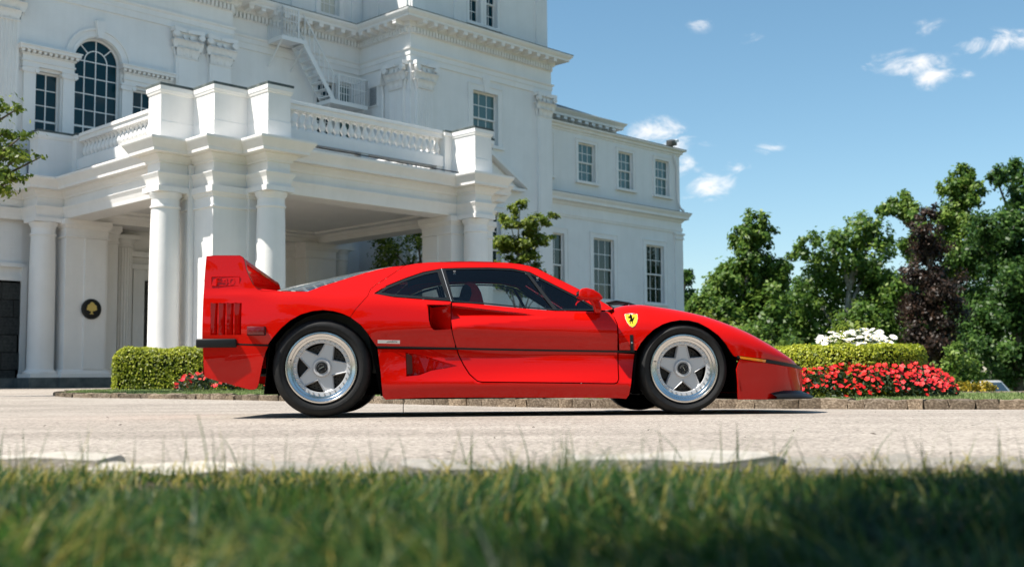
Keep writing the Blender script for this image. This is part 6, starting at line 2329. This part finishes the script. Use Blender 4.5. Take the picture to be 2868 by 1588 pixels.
# embossed type number on the wing upright
me = text_mesh('F40', .088, M['red'], .005, .0)
s0 = float(side(-.645, .92)[0])
o = link('lettering', me, body, (-.645, -(s0 + .0012), .908), (R(90 - 6), 0, R(1.5)), (1.05, .78, 1))
mb = MB()
for a, b, c, d in ((-.735, .943, -.553, .947), (-.735, .880, -.553, .8835), (-.7385, .884, -.735, .943), (-.553, .884, -.5495, .943)):
    y = -(float(side((a + c) / 2, (b + d) / 2)[0]))
    mb.box(a, y - .0025, b, c, y + .004, d)
mb.build('emboss_frame', M['red'], body)
# bonnet catch on the front wing
cz = Z([(2.080, .548), (2.102, .548), (2.104, .434), (2.082, .434)])
panel('catch_plate', cz, side_f, M['black'], car, gap=0, out=.003, step=.03)
for sg in (-1, 1):
    MB().lathe([(0, -.004), (.006, -.003), (.0065, 0)], (2.092, -.0 + sg * (float(side_f(2.092, .49)[0]) + .004), .488), 10, 'y').build('catch_lock', M['alloy'], car)


# ---- wheels
def make_wheel(x, Rt, width, rim, rot, tag_):
    """built about its axle with the outer face at y = -width/2 (near side)"""
    w = empty('wheel', car)
    hw_ = width / 2
    side_r = rim + .006
    MB().lathe([(rim - .012, -hw_ + .030), (side_r, -hw_ + .012), (side_r + .012, -hw_ + .004), ((Rt + rim) / 2, -hw_ - .003), (Rt - .030, -hw_ + .004), (Rt - .014, -hw_ + .016), (Rt - .003, -hw_ + .040), (Rt, -hw_ + .065), (Rt, hw_ - .065), (Rt - .003, hw_ - .04), (Rt - .03, hw_), (side_r, hw_ - .01), (rim - .02, hw_ - .03)], seg=72, axis='y').lathe([(side_r + .030, -hw_ - .0005), (side_r + .031, -hw_ - .0035), (side_r + .036, -hw_ - .0038), (side_r + .037, -hw_ - .001)], seg=72, axis='y').build('tyre', M['rubber'], w, 50)
    MB().lathe([(rim - .001, -hw_ + .024), (rim + .002, -hw_ + .010), (rim - .002, -hw_ + .003), (rim - .010, -hw_ + .002), (rim - .014, -hw_ + .010), (rim - .030, -hw_ + .016), (rim - .034, -hw_ + .026), (rim - .047, -hw_ + .030), (rim - .050, -hw_ + .040)], seg=72, axis='y').build('lip', M['alloy'], w, 30)
    # bolted ring, then the dark barrel behind it
    MB().lathe([(rim - .050, -hw_ + .040), (rim - .072, -hw_ + .043), (rim - .075, -hw_ + .055)], seg=72, axis='y').build('ring', M['satin'], w, 30)
    MB().lathe([(rim - .060, -hw_ + .045), (rim - .062, hw_ - .05), (.05, hw_ - .05)], seg=48, axis='y').build('barrel', M['void'], w, 40)
    bt = MB()
    for k in range(30):
        a = 2 * math.pi * k / 30
        bt.lathe([(0, -.006), (.0052, -.005), (.0055, .002)], ((rim - .061) * math.cos(a), -hw_ + .0415, (rim - .061) * math.sin(a)), 6, 'y')
    bt = bt.build('ring_bolt', M['alloy'], w)
    bt['kind'] = 'stuff'
    # five pointed star
    ro, ri_, ht = rim - .066, .092, .034
    V, cen = [], []
    out = []
    for k in range(5):
        a = rot + 2 * math.pi * k / 5
        for da in (-1, 1):
            b = math.atan2(da * ht, ro)
            out.append((ro * math.cos(a + b), ro * math.sin(a + b)))
        a2 = a + math.pi / 5
        out.append((ri_ * math.cos(a2), ri_ * math.sin(a2)))
    yf = -hw_ + .048
    mb = MB()
    inn = [(p[0] * .93, p[1] * .93) if i % 3 == 2 else (p[0] * .965, p[1] * .965) for i, p in enumerate(offset_poly(ccw(out), .0055))] if False else offset_poly(ccw(out), .006)
    n = len(out)
    oc = ccw(out)
    mb.add([(p[0], yf + .012, p[1]) for p in oc] + [(p[0], yf, p[1]) for p in inn] + [(p[0], yf + .035, p[1]) for p in oc],
           [(i, (i + 1) % n, n + (i + 1) % n, n + i) for i in range(n)] + [(2 * n + i, 2 * n + (i + 1) % n, (i + 1) % n, i) for i in range(n)])
    dish = [(p[0] * .985, p[1] * .985) for p in offset_poly(oc, .010)]
    mb.add([(p[0], yf, p[1]) for p in inn] + [(p[0], yf + .006, p[1]) for p in dish], [(i, (i + 1) % n, n + (i + 1) % n, n + i) for i in range(n)])
    ov, tri = cdt(dish)
    mb.add([(p.x, yf + .006 + .004 * (1 - min(1, math.hypot(p.x, p.y) / .17)), p.y) for p in ov], tri)
    mb.build('star', M['satin'], w)
    MB().lathe([(0, yf - .004), (.040, yf - .004), (.046, yf - .010), (.056, yf - .010), (.060, yf - .002), (.064, yf + .006)][::1], seg=40, axis='y').build('hub', M['satin'], w, 30)
    MB().lathe([(.0, yf - .024), (.022, yf - .024), (.026, yf - .020), (.028, yf - .004)], seg=6, axis='y').lathe([(.028, yf - .012), (.036, yf - .012), (.038, yf - .004)], seg=32, axis='y').build('hub_nut', M['black'], w)
    c_, s_ = math.cos(rot + .5), math.sin(rot + .5)
    MB().bar((-.018 * c_, yf - .0245, -.018 * s_), (.018 * c_, yf - .0245, .018 * s_), .005, .004).build('nut_mark', M['alloy'], w)
    dk = MB().lathe([(.07, yf + .06), (.155, yf + .06), (.155, yf + .085), (.07, yf + .085)], seg=48, axis='y')
    dk = dk.build('brake_disc', M['disc'], w, 30)
    hs = MB()
    for k in range(30):
        a = 2 * math.pi * k / 30
        for rr, ph in ((.105, 0), (.122, .07), (.139, .14)):
            hs.lathe([(0, yf + .0595), (.0045, yf + .0595)], (rr * math.cos(a + ph), -.0006, rr * math.sin(a + ph)), 6, 'y')
    hs = hs.build('disc_hole', M['void'], w)
    hs['kind'] = 'stuff'
    bevelled(MB().prism(ccw([(.10 * math.cos(t), .10 * math.sin(t)) for t in np.linspace(2.5, 3.7, 7)] + [(.168 * math.cos(t), .168 * math.sin(t)) for t in np.linspace(3.7, 2.5, 7)]), yf + .035, yf + .11, 'y'), 'caliper', M['black'], w, .006, 1)
    MB().tube([((rim - .03) * math.cos(2.9), -hw_ + .03, (rim - .03) * math.sin(2.9)), ((rim - .034) * math.cos(2.9), -hw_ + .004, (rim - .034) * math.sin(2.9))], .004, 6).build('valve', M['black'], w)
    return w


def copy_tree(o, parent):
    c = o.copy()
    COL.objects.link(c)
    c.parent = parent
    for ch_ in list(o.children):
        copy_tree(ch_, c)
    return c


for (x, Rt, width, rim, rot, outer) in ((0.0, .328, .33, .238, R(0), .955), (2.453, .308, .245, .234, R(90), .935)):
    w = make_wheel(x, Rt, width, rim, rot, 0)
    w.location = (x, -(outer - width / 2), Rt + .004)
    f = copy_tree(w, car)
    f.location = (x, outer - width / 2, Rt + .004)
    f.rotation_euler = (0, 0, math.pi)

# ------------------------------------------------------------------ far white car, seen over the lawn
suv = empty('car', None, (20.95, 50.0, -1.66), R(44))
tag(suv, 'white car far off at the right edge, only its roof showing', 'car')
bd = MB().prism(ccw([(-2.25, .35), (2.3, .35), (2.35, .75), (1.35, 1.0), (-2.3, 1.02), (-2.33, .7)]), -.92, .92, 'y')
bevelled(bd, 'body', M['suv'], suv, .08, 3, 50)
cb = MB()
lo_ = [(-2.25, -.90), (1.25, -.90), (1.25, .90), (-2.25, .90)]
hi_ = [(-1.75, -.66), (.45, -.66), (.45, .66), (-1.75, .66)]
cb.add([(x, y, 1.0) for x, y in lo_] + [(x, y, 1.66) for x, y in hi_], [(0, 1, 5, 4), (1, 2, 6, 5), (2, 3, 7, 6), (3, 0, 4, 7), (4, 5, 6, 7)])
bevelled(cb, 'cabin', M['suv'], suv, .10, 3, 50)


def on_face(a, b, c, d, name, mg, mt):
    P_ = [Vector(p) for p in (a, b, c, d)]

    def bl_(u, v):
        return (P_[0] * (1 - u) * (1 - v) + P_[1] * u * (1 - v) + P_[2] * u * v + P_[3] * (1 - u) * v)
    nv = (P_[1] - P_[0]).cross(P_[3] - P_[0]).normalized() * .006
    q = [bl_(u, v) + nv for u, v in ((mg[0], mg[2]), (mg[1], mg[2]), (mg[1], mg[3]), (mg[0], mg[3]))]
    MB().add(q + [p - nv * 2 for p in q], [(0, 1, 2, 3), (0, 4, 5, 1), (1, 5, 6, 2), (2, 6, 7, 3), (3, 7, 4, 0)]).build(name, mt, suv)


F0 = [(*p, 1.0) for p in lo_]
F1 = [(*p, 1.66) for p in hi_]
on_face(F0[3], F0[0], F1[0], F1[3], 'rear_window', (.08, .92, .30, .86), M['suv_glass'])
on_face(F0[0], F0[1], F1[1], F1[0], 'side_window', (.06, .42, .10, .86), M['suv_glass'])
on_face(F0[0], F0[1], F1[1], F1[0], 'side_window', (.46, .90, .10, .86), M['suv_glass'])
on_face(F0[2], F0[3], F1[3], F1[2], 'side_window', (.10, .92, .10, .86), M['suv_glass'])
on_face(F0[1], F0[2], F1[2], F1[1], 'windscreen', (.06, .94, .08, .9), M['suv_glass'])
wm = MB().lathe([(.2, -.1), (.34, -.1), (.35, -.07), (.35, .07), (.34, .1), (.2, .1)], seg=24, axis='y').lathe([(0, -.105), (.21, -.1)], seg=24, axis='y').mesh('wheel', M['rubber'], 40)
for x in (-1.4, 1.45):
    for y in (-.82, .82):
        link('wheel', wm, suv, (x, y, .35))
MB().box(-.9, -.02, 1.66, -.8, .02, 1.75).build('aerial', M['suv'], suv)
